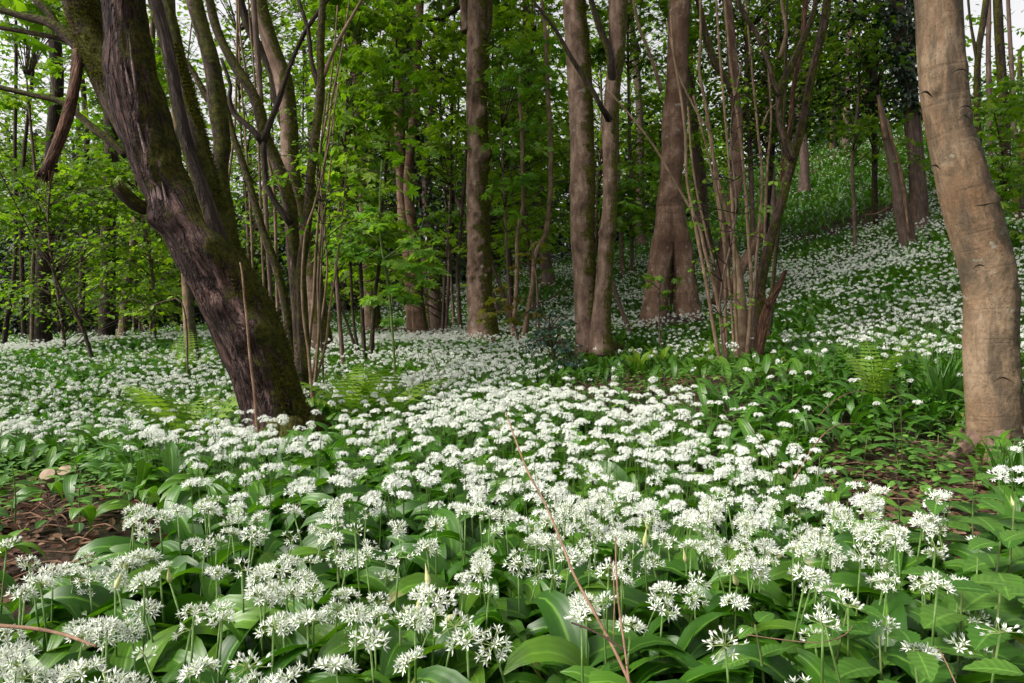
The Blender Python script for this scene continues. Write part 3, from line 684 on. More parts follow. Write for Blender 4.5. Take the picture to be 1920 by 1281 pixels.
ivt = tree("ivy_clad_tree", "dark trunk wrapped in ivy, behind the red-brown pair", "tree",
    [(812, 590, 26), (806, 540, 24), (800, 460, 22), (794, 380, 22), (782, 300, 24), (768, 200, 24), (762, 100, 24), (758, 0, 24), (756, -60, 22)], 12.5, 'dark', nseg=14, step=.15, ext=4, crown=500)
def ivy_on(root, pp, d, n, wid, size=.06):
    mb = MB(); k = len(pp) - 1; T = []
    for i in range(n):
        s = rng.random() * k; j = min(int(s), k - 1); f = s - j
        px = pp[j][0] * (1 - f) + pp[j + 1][0] * f; py = pp[j][1] * (1 - f) + pp[j + 1][1] * f
        a = rng.uniform(math.pi, 2 * math.pi) if rng.random() < .8 else rng.random() * 6.28
        rr = wid * rng.uniform(.8, 1.3)
        T.append(P(px, py, d) + [math.cos(a) * rr, math.sin(a) * rr, 0])
    T = np.array(T); az = rng.uniform(math.pi, 2 * math.pi, n)
    mb.inst(IVY, leaf_frames(n, az, .5, 1.0), T, rng.random(n), S=rng.uniform(.7, 1.3, n) * size)
    mb.build("ivy", M['ivy'], root, smooth=False)
ivy_on(ivt, [(800, 460, 1), (788, 330, 1), (782, 280, 1), (770, 200, 1), (766, 100, 1), (760, 20, 1)], 12.5, 1400, .17, .10)
iv2 = tree("ivy_flecked_tree", "thin crooked trunk flecked with ivy, leaning right into the canopy", "tree",
    [(820, 600, 28), (816, 570, 24), (812, 520, 20), (806, 470, 18), (799, 390, 15), (800, 300, 14), (807, 235, 13), (811, 170, 13), (812, 118, 12), (818, 60, 13), (838, 20, 12), (850, -50, 11)], 12., 'brown', nseg=12, step=.15, rough=.12, ext=3, crown=300,
    limbs=[([(812, 60, 6), (800, 40, 7), (830, 34, 8), (862, 14, 8), (885, 2, 8)], 11., 'dark', "branch")])
ivy_on(iv2, [(806, 470, 1), (799, 390, 1), (803, 300, 1), (811, 170, 1), (812, 80, 1)], 12., 260, .08, .08)
# the knobbly sycamore
kn = [(106, -.5, .035, .018), (135, -.3, .03, .03), (165, -.25, .03, .028), (193, -.3, .03, .03), (214, .6, .09, .07), (240, -.7, .03, .02), (261, .1, .035, .03), (290, .85, .12, .10), (318, .9, .08, .05),
      (348, -.6, .03, .035), (350, -.1, .03, .035), (385, .95, .06, .06), (396, -.65, .028, .035), (405, -.4, .035, .04), (417, .1, .032, .045), (428, -.45, .032, .04), (450, -.3, .032, .04), (455, .5, .035, .045), (470, -.1, .032, .04), (479, .3, .035, .045),
      (503, -.85, .035, .05), (506, -.3, .03, .035), (505, .35, .032, .045), (508, .85, .035, .05), (517, -.9, .035, .05), (523, -.6, .04, .05), (520, .6, .035, .045), (538, .1, .03, .035), (560, -.8, .03, .03), (575, .2, .03, .02)]
kt = tree("knobbly_sycamore", "straight pinkish trunk studded with dark knobs, mossy down its right side", "tree",
    [(906, 612, 58), (905, 590, 52), (900, 560, 49), (899, 520, 48), (898, 450, 44), (895, 350, 40), (896, 280, 39), (894, 200, 40), (896, 100, 42), (898, 0, 44), (898, -60, 44)],
    10., 'mossy2', nseg=84, step=.02, rough=.03, ext=5, crown=900, knots=kn, lobes=.05,
    limbs=[([(876, 60, 22), (872, 20, 18), (866, -20, 15), (860, -60, 14)], 10., 'mossy2', "branch"), ([(908, 75, 12), (916, 50, 12), (919, 10, 10), (920, -50, 10)], 9.9, 'mossy', "branch")])
# thin stems right and left of it
for nm, lab, pp, d, bk in [
    ("snapped_sapling", "thin crooked sapling with a snapped bleached top, right of the knobbly sycamore", [(966, 575, 8), (969, 530, 8), (970, 490, 8), (970, 440, 7), (981, 385, 8), (980, 335, 7), (978, 235, 7), (974, 190, 6), (975, 142, 5)], 9.6, 'hazel'),
    ("curved_sapling", "thin pole with an elbow bend, left of the twin-stemmed sycamore", [(992, 575, 9), (998, 540, 9), (1001, 510, 9), (1004, 476, 10), (1023, 440, 10), (1030, 387, 9), (1033, 335, 9), (1032, 260, 8), (1028, 183, 8), (1025, 118, 7), (1023, 65, 7), (1016, 0, 6), (1010, -50, 6)], 9.8, 'hazel'),
    ("grey_background_tree", "smooth grey trunk with a broad foot behind the thin elbowed pole", [(1027, 520, 26), (1022, 480, 21), (1019, 440, 18), (1015, 400, 17), (1010, 327, 17), (1004, 260, 15), (999, 196, 14), (988, 90, 13), (985, 0, 12), (984, -60, 12)], 15., 'brown'),
    ("thin_trunk", "thin straight trunk just left of the knobbly sycamore", [(862, 596, 8), (860, 550, 7), (858, 518, 7), (863, 440, 7), (871, 335, 7), (876, 240, 6), (880, 120, 5)], 12.5, 'brown'),
    ("thin_trunk", "gently curved slim trunk with a foot left of the other thin ones", [(832, 585, 8), (832, 540, 7), (838, 490, 7), (848, 430, 6), (848, 343, 6), (846, 240, 5), (850, 120, 5)], 12.8, 'dark'),
    ("thin_trunk", "slimmest of the thin trunks left of the knobbly sycamore", [(850, 586, 6), (847, 540, 5), (845, 492, 5), (850, 387, 5), (856, 280, 4)], 13.2, 'brown'),
    ("thin_trunk", "short leaning pole propped against the knobbly sycamore from the left", [(882, 440, 9), (870, 405, 9), (860, 382, 8), (842, 335, 7), (832, 290, 6)], 13.5, 'brown'),
    ("thin_trunk", "bare leaning pole at the foot of the knobbly sycamore, on its right", [(944, 556, 10), (936, 530, 8), (926, 505, 6), (918, 470, 5)], 10.6, 'brown'),
    ("thin_trunk", "slim dark trunk right of the knobbly sycamore, in shade", [(960, 560, 7), (956, 460, 5), (949, 380, 5), (946, 260, 5), (940, 140, 4)], 14., 'dark'),
    ("thin_trunk", "dark slim sapling stem left of the grey-brown trunk", [(672, 660, 7), (665, 620, 6), (660, 560, 6), (657, 492, 5), (650, 400, 4), (646, 300, 3)], 7.5, 'dark'),
    ("thin_trunk", "dark stem in front of the grey-brown trunk", [(683, 655, 9), (680, 610, 8), (678, 544, 8), (675, 479, 7), (670, 400, 6), (668, 300, 5), (660, 180, 4)], 7.5, 'dark'),
    ("thin_trunk", "rightmost of the dark sapling stems left of the red-brown pair", [(696, 660, 10), (700, 600, 8), (704, 544, 8), (712, 490, 7), (716, 400, 6), (724, 320, 5), (735, 200, 4)], 7.2, 'dark'),
    ("fallen_pole", "bare pole leaning low behind the dark sapling stems", [(664, 645, 6), (648, 600, 5), (630, 560, 4), (622, 530, 4)], 7.5, 'dark')]:
    tree(nm, lab, "tree" if nm != "fallen_pole" else "branch", pp, d, bk, nseg=10, step=.1, rough=.10, rscale=5, ext=0 if nm in ("snapped_sapling", "fallen_pole") or "pole propped" in lab or "bare leaning" in lab else 2.5,
         crown=0 if d < 12 else 120, crownR=1.5, group="thin stems in the middle of the wood" if nm == "thin_trunk" else None)
# twin-stemmed sycamore
tree("twin_stemmed_sycamore", "two reddish-brown stems rising from one foot, splashed with moss", "tree",
    [(1112, 668, 64), (1108, 640, 56), (1103, 605, 48), (1098, 560, 45), (1096, 515, 43), (1093, 460, 44), (1092, 400, 47), (1093, 335, 47), (1090, 235, 46), (1087, 157, 46), (1082, 80, 45), (1076, 0, 44), (1072, -60, 42)],
    7.8, 'mossy2', nseg=40, step=.05, rough=.045, ext=5, crown=900, lobes=.12, knots=[(360, -.9, .10, .03), (450, -.95, .06, .02), (420, .3, .05, .02), (180, .4, .05, .02)], limbs=[
     ([(1128, 672, 50, 7.55), (1127, 640, 44, 7.6), (1127, 605, 38, 7.65), (1130, 560, 35), (1133, 515, 31), (1137, 450, 29), (1138, 440, 34), (1141, 425, 31), (1143, 380, 27), (1144, 310, 28), (1143, 235, 29), (1150, 157, 29), (1157, 80, 33), (1159, 0, 37), (1158, -60, 38), (1150, -250, 30)], 7.7, 'mossy2', "stem"),
     ([(1146, 232, 16, 7.7), (1136, 214, 11, 7.56), (1124, 195, 9), (1112, 172, 10), (1099, 152, 9), (1086, 132, 9), (1073, 112, 9), (1058, 86, 8), (1044, 60, 7), (1022, 30, 6), (1000, 2, 5), (975, -30, 5)], 7.45, 'dark', "branch"),
     ([(1154, 190, 22, 7.75), (1149, 150, 17, 7.66), (1145, 125, 14), (1143, 100, 14), (1134, 76, 13), (1124, 52, 12), (1114, 20, 11), (1106, -10, 10), (1098, -60, 9)], 7.6, 'dark', "branch"),
     ([(1140, 672, 44, 7.7), (1155, 652, 26, 7.8), (1172, 672, 14, 7.9)], 7.8, 'mossy', "root")])
tree("leaning_pole", "short dead pole leaning against the right side of the twin stems", "branch", [(1163, 575, 8), (1156, 555, 8), (1148, 530, 7), (1140, 500, 6)], 9., 'brown', nseg=8, ext=0)
tree("background_tree", "slim grey trunk with patches of sky either side, right of the twin stems", "tree",
    [(1203, 440, 20), (1202, 400, 17), (1201, 335, 15), (1200, 235, 14), (1196, 157, 13), (1191, 92, 12), (1180, 26, 11), (1176, -50, 11)], 19., 'brown', nseg=12, step=.2, ext=4, crown=300,
    limbs=[([(1198, 100, 12), (1186, 60, 11), (1184, 10, 10), (1180, -50, 9)], 18.8, 'dark', "limb")])
tree("background_tree", "thin pale trunk seen low between the twin stems and the split-footed tree", "tree",
    [(1165, 460, 8), (1163, 400, 8), (1160, 335, 7), (1158, 240, 6), (1160, 120, 6)], 15., 'hazel', nseg=8, step=.2, ext=3)
# the split-footed tree
tree("split_footed_tree", "tapering red-brown trunk standing on two mossy legs with a gap between", "tree",
    [(1258, 488, 10), (1258, 468, 50), (1258, 445, 66), (1258, 420, 62), (1257, 395, 54), (1258, 335, 42), (1262, 280, 45), (1264, 235, 47), (1269, 157, 39), (1271, 78, 39), (1275, 0, 40), (1277, -60, 38)],
    9.4, 'sycamore', nseg=40, step=.06, rough=.05, ext=5, crown=900, flare=.3, limbs=[
     ([(1224, 645, 66), (1226, 610, 60), (1230, 560, 48), (1235, 515, 45), (1241, 470, 44), (1247, 430, 40), (1252, 390, 34)], 9.3, 'sycamore', "leg"),
     ([(1293, 645, 68), (1291, 610, 61), (1286, 560, 49), (1283, 515, 43), (1278, 470, 42), (1270, 430, 40), (1262, 390, 34)], 9.3, 'sycamore', "leg"),
     ([(1200, 628, 30), (1240, 618, 54), (1270, 620, 58), (1305, 624, 54), (1340, 632, 30)], 9.2, 'dark', "mossy_foot"),
     ([(1240, 170, 8), (1228, 130, 7), (1214, 90, 6), (1198, 50, 6), (1187, 0, 5)], 9.3, 'hazel', "branch")])
tree("background_tree", "grey-brown trunk leaning right, just behind the split-footed tree", "tree",
    [(1318, 420, 26), (1316, 400, 23), (1314, 335, 22), (1306, 280, 20), (1300, 235, 19), (1295, 157, 17), (1292, 105, 16), (1290, 20, 15), (1290, -60, 14)], 16., 'brown', nseg=12, step=.15, ext=4, crown=300)
tree("stout_tree", "buff trunk with a mossy limb lying off its foot, behind the hazel clump", "tree",
    [(1354, 570, 34), (1352, 530, 30), (1358, 480, 27), (1364, 430, 25), (1372, 380, 22), (1382, 335, 22), (1382, 235, 21), (1377, 157, 20), (1371, 78, 19), (1363, 0, 18), (1358, -60, 18)],
    9.8, 'sycamore', nseg=20, step=.1, ext=4, crown=500, limbs=[
     ([(1340, 572, 24), (1366, 545, 26), (1384, 515, 22), (1402, 480, 18), (1420, 445, 16), (1428, 420, 14)], 9.6, 'sycamore', "limb"),
     ([(1372, 170, 18), (1366, 157, 12), (1352, 135, 12), (1340, 118, 13), (1324, 65, 12), (1316, 30, 11), (1309, 0, 11), (1300, -50, 10)], 9.4, 'mossy', "limb")])
# the hazel clump
tree("hazel_clump", "clump of thin hazel stems fanning from one foot, two of them thick and mossy", "tree",
    [(1384, 715, 34), (1390, 660, 28), (1393, 605, 21), (1390, 560, 16), (1387, 515, 13), (1378, 470, 10), (1369, 425, 9), (1357, 380, 8), (1345, 335, 8), (1334, 270, 7), (1322, 190, 6), (1311, 131, 6), (1314, 65, 5), (1312, -30, 5)],
    5.8, 'hazel', nseg=16, step=.05, rough=.10, rscale=7, ext=1., limbs=[
     ([(1408, 715, 34), (1414, 665, 26), (1420, 590, 24), (1429, 515, 22), (1440, 470, 21), (1450, 430, 20), (1464, 385, 20), (1477, 335, 19), (1490, 285, 19), (1504, 235, 18), (1516, 170, 18), (1527, 117, 17), (1544, 50, 19), (1551, 0, 18), (1556, -60, 17), (1570, -300, 12)], 6.0, 'mossy', "stem"),
     ([(1488, 300, 20), (1474, 270, 16), (1464, 235, 15), (1461, 200, 15), (1464, 168, 16), (1480, 130, 15), (1497, 94, 13), (1512, 60, 12), (1524, 27, 11), (1530, 0, 11), (1545, -100, 9)], 5.9, 'mossy', "stem"),
     ([(1463, 180, 14), (1452, 157, 10), (1442, 120, 10), (1431, 92, 11), (1418, 62, 10), (1403, 39, 10), (1392, 20, 10), (1384, 0, 10), (1370, -50, 9)], 5.8, 'mossy', "branch"),
     ([(1456, 420, 10), (1468, 340, 10), (1477, 275, 10), (1484, 215, 10), (1487, 168, 10), (1496, 120, 10), (1504, 84, 9), (1510, 0, 11), (1515, -60, 10)], 6.2, 'red', "stem"),
     ([(1462, 110, 9), (1474, 60, 7), (1468, 20, 6), (1460, -30, 5)], 6.1, 'hazel', "branch"),
     ([(1356, 725, 9), (1348, 670, 8), (1339, 620, 8), (1324, 530, 7), (1306, 434, 7), (1288, 335, 6), (1285, 248, 6), (1275, 170, 5), (1262, 92, 5), (1258, 34, 4)], 5.5, 'hazel', "stem"),
     ([(1364, 715, 10), (1357, 635, 9), (1345, 563, 8), (1324, 479, 7), (1309, 419, 6), (1285, 375, 5), (1259, 330, 5), (1230, 280, 4), (1193, 230, 4), (1141, 170, 3)], 5.6, 'hazel', "stem"),
     ([(1368, 715, 8), (1361, 630, 7), (1360, 545, 6), (1359, 455, 6), (1350, 390, 5), (1341, 335, 5), (1332, 250, 5), (1308, 214, 4), (1272, 136, 4), (1250, 40, 3)], 5.7, 'hazel', "stem"),
     ([(1398, 715, 12), (1402, 650, 9), (1406, 600, 8), (1408, 515, 7), (1402, 425, 7), (1396, 335, 6), (1386, 240, 6), (1372, 140, 5), (1362, 40, 5), (1356, -40, 4)], 5.6, 'hazel', "stem"),
     ([(1402, 715, 9), (1414, 620, 7), (1416, 520, 6), (1424, 420, 6), (1429, 335, 6), (1420, 235, 5), (1410, 131, 5), (1403, 58, 4), (1396, -30, 4)], 6.0, 'hazel', "stem"),
     ([(1388, 715, 8), (1380, 600, 7), (1377, 500, 6), (1374, 400, 6), (1369, 335, 5), (1361, 235, 5), (1350, 105, 5), (1343, 0, 4), (1342, -50, 4)], 5.5, 'hazel', "stem"),
     ([(1412, 700, 8), (1422, 600, 6), (1432, 480, 6), (1436, 380, 6), (1440, 300, 5), (1446, 220, 4), (1440, 120, 4)], 6.1, 'hazel', "stem"),
     ([(1380, 715, 7), (1370, 560, 6), (1352, 420, 5), (1330, 300, 4), (1300, 180, 4)], 5.9, 'hazel', "stem"),
     ([(1340, 500, 5), (1320, 420, 5), (1300, 320, 4), (1290, 200, 4)], 5.6, 'hazel', "stem"),
     ([(1429, 240, 5), (1440, 210, 4), (1455, 196, 3), (1470, 180, 2)], 5.9, 'hazel', "twig")])
tree("broken_stump_stem", "red-brown dead stem with a splintered forked top, right of the hazel clump", "tree",
    [(1418, 690, 24), (1424, 650, 20), (1430, 610, 18), (1436, 585, 18), (1446, 562, 16), (1458, 540, 14), (1470, 514, 9)], 5.6, 'red', nseg=14, step=.03, rough=.16, rscale=9, ext=0, capjag=.04, furrow=.1,
    limbs=[([(1440, 575, 9), (1434, 562, 7), (1424, 548, 4)], 5.55, 'red', "side_stub")])
tree("slim_tree", "slim dark stem behind the hazel clump's mossy stems", "tree", [(1440, 660, 12), (1446, 580, 10), (1452, 500, 9), (1460, 420, 9), (1466, 330, 8), (1470, 200, 7)], 7., 'dark', nseg=8, ext=2)
# right-hand background
st = tree("snapped_tree", "leaning snapped trunk with a pale splintered top on the bank", "tree",
    [(1702, 452, 34), (1698, 430, 32), (1690, 390, 31), (1684, 350, 28), (1678, 320, 25), (1670, 285, 20), (1662, 252, 17), (1654, 215, 12), (1648, 186, 6)], 11., 'brown', nseg=18, step=.06, rough=.08, ext=0, capjag=.1, furrow=.05,
    limbs=[([(1660, 262, 8), (1655, 235, 8), (1650, 210, 6), (1646, 184, 4)], 10.85, 'split', "splinter"),
           ([(1704, 440, 5), (1694, 360, 6), (1684, 300, 6), (1672, 262, 5), (1664, 225, 4)], 10.85, 'split', "splinter")])
ip = [(1727, 425, 36), (1722, 395, 31), (1719, 350, 29), (1716, 302, 28), (1710, 250, 28), (1706, 200, 29), (1698, 150, 30), (1690, 100, 30), (1684, 40, 30), (1680, -60, 28)]
it = tree("ivy_topped_tree", "purplish-brown trunk smothered in dark ivy above, on the bank", "tree", ip, 12., 'brown', nseg=16, step=.12, ext=4, crown=500, crown_mat='evergreen')
ivy_on(it, [(1716, 210), (1704, 150), (1690, 100), (1684, 40), (1682, -40)], 12., 1500, .26, .08)
tree("slim_tree", "slim brown trunk between the ivy-topped one and the big pale one", "tree", [(1738, 425, 14), (1735, 380, 12), (1729, 302, 11), (1722, 220, 10), (1714, 150, 10), (1706, 40, 9)], 12.4, 'brown', nseg=10, ext=3)
for lab, pp, d in [
    ("dark trunk forking against the sky, right of the big pale trunk", [(1836, 300, 14), (1833, 235, 14), (1832, 170, 14), (1834, 100, 13), (1842, 50, 13), (1849, 0, 13), (1854, -60, 12)], 15.),
    ("reddish slim trunk against the sky, second right of the big pale trunk", [(1860, 330, 12), (1857, 270, 11), (1855, 180, 11), (1853, 100, 10), (1854, 30, 10), (1853, -50, 9)], 16.),
    ("stout dark trunk against the sky near the right edge", [(1886, 330, 22), (1884, 235, 20), (1880, 168, 20), (1874, 80, 19), (1870, 0, 18), (1866, -60, 18)], 15.),
    ("slender trunk against the sky nearest the right edge", [(1903, 330, 11), (1901, 235, 10), (1899, 168, 10), (1894, 80, 9), (1890, 0, 8), (1888, -50, 8)], 17.),
    ("dark trunk on the skyline at the top of the bank, behind the mossy hazel stems", [(1562, 250, 12), (1562, 190, 12), (1566, 100, 11), (1570, 0, 11)], 27.),
    ("stouter trunk on the skyline at the top of the bank", [(1586, 250, 15), (1588, 190, 14), (1592, 90, 13), (1596, -10, 12)], 27.),
    ("grey trunk at the head of the green bank, right of the hazel clump", [(1508, 330, 20), (1508, 290, 18), (1500, 220, 17), (1496, 100, 16), (1494, -20, 15)], 22.),
    ("dim trunk on the bank seen between the hazel stems", [(1446, 360, 18), (1444, 300, 16), (1440, 200, 15), (1436, 60, 14), (1434, -40, 13)], 20.)]:
    tree("skyline_tree", lab, "tree", pp, d, 'dark' if 'dark' in lab else 'brown', nseg=10, step=.25, ext=4, crown=70, crownR=2., group="trunks on the skyline of the bank",
         limbs=[([(1833, 120, 8), (1826, 80, 7), (1818, 30, 5), (1814, -20, 5)], d, 'dark', "limb")] if "forking" in lab else ())
tree("edge_tree", "dark brown trunk cut by the right edge", "tree", [(1918, 470, 34), (1914, 430, 28), (1910, 400, 26), (1912, 360, 26), (1918, 300, 26), (1930, 200, 25), (1940, 0, 24)], 9., 'dark', nseg=14, step=.1, ext=3, crown=200)
# the big pale trunk
tree("pale_barked_tree", "big smooth buff trunk with branch scars, curving in from the right edge", "tree",
    [(1871, 860, 123), (1866, 815, 113), (1864, 765, 112), (1860, 700, 111), (1857, 640, 109), (1858, 564, 108), (1849, 497, 110), (1832, 435, 110), (1812, 369, 106), (1796, 302, 100), (1778, 235, 89), (1770, 168, 94), (1764, 100, 92), (1759, 0, 91), (1751, -90, 89)],
    3.1, 'pale', nseg=120, step=.014, rough=.008, rscale=3., ext=5, crown=900, crownR=2.6, flare=1.15, lobes=.03, crown_lift=3.,
    knots=[(176, -.8, .022, .022), (205, .75, .05, .006), (228, .7, .03, .012), (312, -.85, .022, .018), (385, .55, .03, .02), (395, .95, .07, .008), (500, -.05, .03, .010), (716, .35, .03, .014), (140, .6, .04, .01), (560, .8, .03, .008)],
    limbs=[([(1915, 920, 80, 3.05), (1910, 850, 72, 3.05), (1908, 800, 56, 3.06), (1912, 745, 24, 3.1)], 3.05, 'mossy', "mossy_flank")])

def roots(tname, k, R0, L, bark, a0=0.):
    root = [o for o in bpy.data.objects if o.name.split('.')[0] == tname and o.parent is None][0]
    f = np.array(root.location)
    for q in range(k):
        a = a0 + q * 6.283 / k + rng.normal(0, .2); pts = []
        for s_ in (0., .35, .7, 1.):
            x = f[0] + math.cos(a) * (R0 * .45 + L * s_); y = f[1] + math.sin(a) * (R0 * .45 + L * s_)
            pts.append(np.array([x, y, h1(x, y) + R0 * .9 * (1 - s_) ** 2 - .03 * s_]))
        mb = MB(); tube(mb, pts, [R0 * .42, R0 * .34, R0 * .22, R0 * .1], 12, .03, .15, 6., seed=q); mb.build("root", BR[bark], root, attr="bk")
roots("leaning_tree", 6, .19, .32, 'mossy'); roots("twin_stemmed_sycamore", 5, .20, .36, 'mossy2'); roots("knobbly_sycamore", 5, .19, .35, 'mossy2', .5); roots("pale_barked_tree", 5, .13, .24, 'mossy2', .3)
def moss_tufts(root, pp, d, n, a0, a1, size=.016):
    q, rr = px_path(pp, d); c, r = catmull(q, rr, .02); k = rng.integers(0, len(c), n)
    a = rng.uniform(a0, a1, n); dirv = np.c_[np.cos(a), np.sin(a), np.full(n, .15)]
    n1 = np.array([noise.noise(Vector(v) * 5.) for v in c[k] + dirv * .1])
    s_ = n1 > -.08; k, a, dirv = k[s_], a[s_], dirv[s_]
    T = c[k] + dirv * (r[k] * rng.uniform(.92, 1.04, len(k)))[:, None]
    BL = tpl([(0, -.12, 0), (0, .12, 0), (.6, .06, .1), (1, 0, .25)], [(0, 1, 2), (0, 2, 3)])
    mb = MB(); mb.inst(BL, rotz(a) @ roty(rng.normal(-.2, .7, len(k))) @ rotx(rng.normal(0, 1., len(k))), T, rng.random(len(k)), S=rng.uniform(.5, 1.4, len(k)) * size)
    mb.build("moss_tufts", M['moss'], root, smooth=False)
moss_tufts(T1, [(545, 760, 52, 3.4), (506, 610, 44, 3.42), (432, 470, 42, 3.45), (398, 360, 34, 3.5), (374, 260, 30, 3.55), (348, 160, 26, 3.6), (326, 60, 24, 3.6)], 3.5, 9000, -1.7, .6)
moss_tufts(T1, [(520, 800, 134), (502, 735, 122), (478, 668, 116), (450, 601, 118), (418, 534, 118), (380, 467, 112)], 3.3, 5000, -1.0, .3)
moss_tufts(T1, [(248, 240, 66, 3.42), (204, 150, 72, 3.45), (172, 80, 72, 3.5), (154, 10, 74, 3.5)], 3.5, 4000, -2.6, -.3)
for nm_, pp_, d_ in [("twin_stemmed_sycamore", [(1110, 240, 46), (1090, 235, 46), (1082, 80, 45), (1076, 0, 44)][1:], 7.8), ("knobbly_sycamore", [(896, 330, 40), (896, 280, 39), (894, 200, 40), (896, 100, 42), (898, 0, 44)], 10.)]:
    moss_tufts([o for o in bpy.data.objects if o.name.split('.')[0] == nm_ and o.parent is None][0], pp_, d_, 3500, -1.1, .5, .022)
def scar(pts, wd, dd=2.975):
    mb = MB(); n = len(pts); tube(mb, [P(x, y, dd + .010 * ((2 * i / (n - 1) - 1) ** 2)) for i, (x, y) in enumerate(pts)], [wd * (1 - .75 * abs(2 * i / (n - 1) - 1)) for i in range(n)], 8, .006, .3, 40., seed=int(pts[0][0]))
    mb.build("branch_scar", BR['dark'], PALE, attr="bk")
PB = [x for x in bpy.data.objects if x.name.startswith("pale_barked_tree")]
PALE = PB[-1]
for pts, wd in [([(1795, 205), (1812, 198), (1826, 208)], .0035), ([(1797, 226), (1808, 216), (1820, 228), (1808, 244)], .003), ([(1726, 176), (1736, 172), (1748, 182)], .005), ([(1745, 312), (1754, 310), (1764, 318)], .004),
                ([(1824, 504), (1835, 497), (1850, 500)], .004), ([(1862, 716), (1880, 708), (1902, 718)], .004), ([(1826, 386), (1846, 384), (1864, 380)], .004), ([(1782, 138), (1800, 130), (1816, 134)], .003), ([(1880, 560), (1886, 566)], .003)]:
    scar(pts, wd)

# ------------------------------------------------------------------ leafy saplings, near ones first
sapling("leafy_sapling", "young maple with flat tiers of bright toothed leaves on a thin green stem, mid wood", "sapling",
    [(738, 657, 5), (733, 583, 5), (725, 518, 5), (714, 453, 4), (712, 380, 3), (716, 300, 3)], 5.6,
    [(790, 440, 34), (800, 470, 30), (815, 500, 34), (770, 500, 28), (740, 540, 26), (700, 420, 30), (720, 400, 26), (650, 430, 34), (640, 460, 30), (690, 470, 30), (770, 455, 24), (745, 490, 26), (760, 560, 18), (800, 530, 18), (700, 560, 24), (735, 600, 18), (680, 390, 28)], leaf='maple_lit', size=.075, nper=15, bark='green')
sapling("leafy_sapling", "tall leafy maple behind the hazel coppice, its sprays filling the gap to the red-brown pair", "sapling",
    [(640, 640, 9), (634, 560, 8), (630, 460, 7), (640, 350, 6), (648, 230, 5), (650, 100, 4), (655, -20, 4)], 7.,
    [(610, 100, 760, 330, 46, 52), (590, 300, 730, 420, 20, 44), (600, -80, 790, 120, 40, 46), (620, 400, 740, 520, 16, 40)], leaf='maple', size=.085, nper=18, extra=None)
sapling("leafy_sapling", "maple with pale lit sprays left of the knobbly sycamore", "sapling",
    [(838, 590, 6), (842, 500, 6), (838, 400, 5), (830, 300, 5), (826, 200, 4), (830, 60, 3)], 11.5,
    [(790, 130, 880, 300, 22, 46), (800, 290, 870, 430, 12, 40), (780, -80, 880, 90, 26, 44)], leaf='maple', size=.085, nper=16)
sapling("leafy_sapling", "maple hanging layered lime-green sprays between the knobbly sycamore and the twin stems", "sapling",
    [(1000, 560, 7), (990, 460, 7), (985, 380, 6), (982, 300, 6), (990, 200, 5), (1000, 60, 4)], 11.2,
    [(925, 100, 1070, 330, 44, 52), (925, 330, 1060, 470, 22, 42), (930, -80, 1060, 90, 26, 44)], leaf='lime', size=.10, nper=18)
sapling("leafy_sapling", "maple with fresh yellow-green tiers between the knobbly sycamore and the red-brown pair", "sapling",
    [(830, 600, 5), (834, 520, 5), (842, 420, 4), (846, 300, 4), (850, 160, 3)], 10.6,
    [(560, 400, 880, 560, 40, 44), (800, 40, 875, 330, 30, 46), (590, -40, 740, 200, 30, 46), (600, 180, 720, 330, 14, 40)], leaf='lime', size=.10, nper=17)
sapling("leafy_sapling", "maple with pale green tiers right of the knobbly sycamore, nearer than the lime one", "sapling",
    [(958, 590, 5), (952, 500, 5), (948, 420, 4), (944, 340, 4), (940, 240, 3)], 9.9,
    [(925, 200, 1050, 300, 12, 40), (925, 60, 1055, 180, 14, 42), (930, 310, 1000, 400, 6, 32), (1120, 260, 1250, 420, 8, 30)], leaf='maple_lit', size=.09, nper=15)
sapling("leafy_sapling", "maple seedling with bronze-green leaves at the foot of the knobbly sycamore", "sapling",
    [(972, 640, 5), (965, 610, 4), (955, 585, 4), (950, 560, 3)], 8.3,
    [(930, 560, 20), (955, 575, 20), (985, 560, 20), (1000, 585, 18), (960, 600, 18), (915, 585, 16), (940, 540, 16), (905, 600, 12)], leaf='bronze', size=.075, nper=9)
sapling("leafy_sapling", "maple sprig with a few yellow-bronze leaves in the air before the elbowed pole", "sapling",
    [(1008, 560, 4), (1006, 520, 4), (1000, 480, 3), (996, 450, 3)], 8.4,
    [(985, 475, 20), (1010, 485, 16), (960, 500, 14), (1010, 455, 14)], leaf='bronze', size=.075, nper=7)
sapling("leafy_sapling", "seedling with clear green leaves before the split-footed tree", "sapling",
    [(1240, 660, 4), (1236, 610, 4), (1236, 560, 3), (1238, 530, 2)], 7.4,
    [(1225, 515, 16), (1240, 520, 16), (1215, 530, 14), (1255, 545, 10), (1250, 575, 12), (1272, 525, 12)], leaf='hazel', size=.06, nper=8)
sapling("leafy_sapling", "fern-leaved sapling tiers across the shady left background", "sapling",
    [(120, 640, 7), (110, 560, 7), (96, 480, 6), (90, 400, 5), (100, 300, 4)], 9.5,
    [(0, 430, 330, 600, 64, 50), (0, 330, 260, 450, 30, 48)], leaf='maple', size=.065, nper=20, tplx=OVAL)
sapling("leafy_sapling", "dark leafy young maple at the upper left below the gap of sky", "sapling",
    [(60, 640, 8), (62, 500, 8), (70, 380, 7), (60, 260, 6), (50, 150, 4)], 10.5,
    [(-30, 300, 200, 420, 40, 50), (-30, 120, 130, 200, 10, 44), (-30, -80, 160, 50, 34, 44)], leaf='maple', size=.10, nper=18)
sapling("leafy_sapling", "maple between the two left mossy trunks and the leaning tree", "sapling",
    [(290, 620, 7), (286, 520, 7), (270, 420, 6), (250, 320, 5), (240, 200, 4)], 11.,
    [(200, 400, 330, 560, 24, 50), (110, 240, 250, 400, 26, 50), (150, 90, 230, 240, 10, 44)], leaf='maple', size=.10, nper=17)
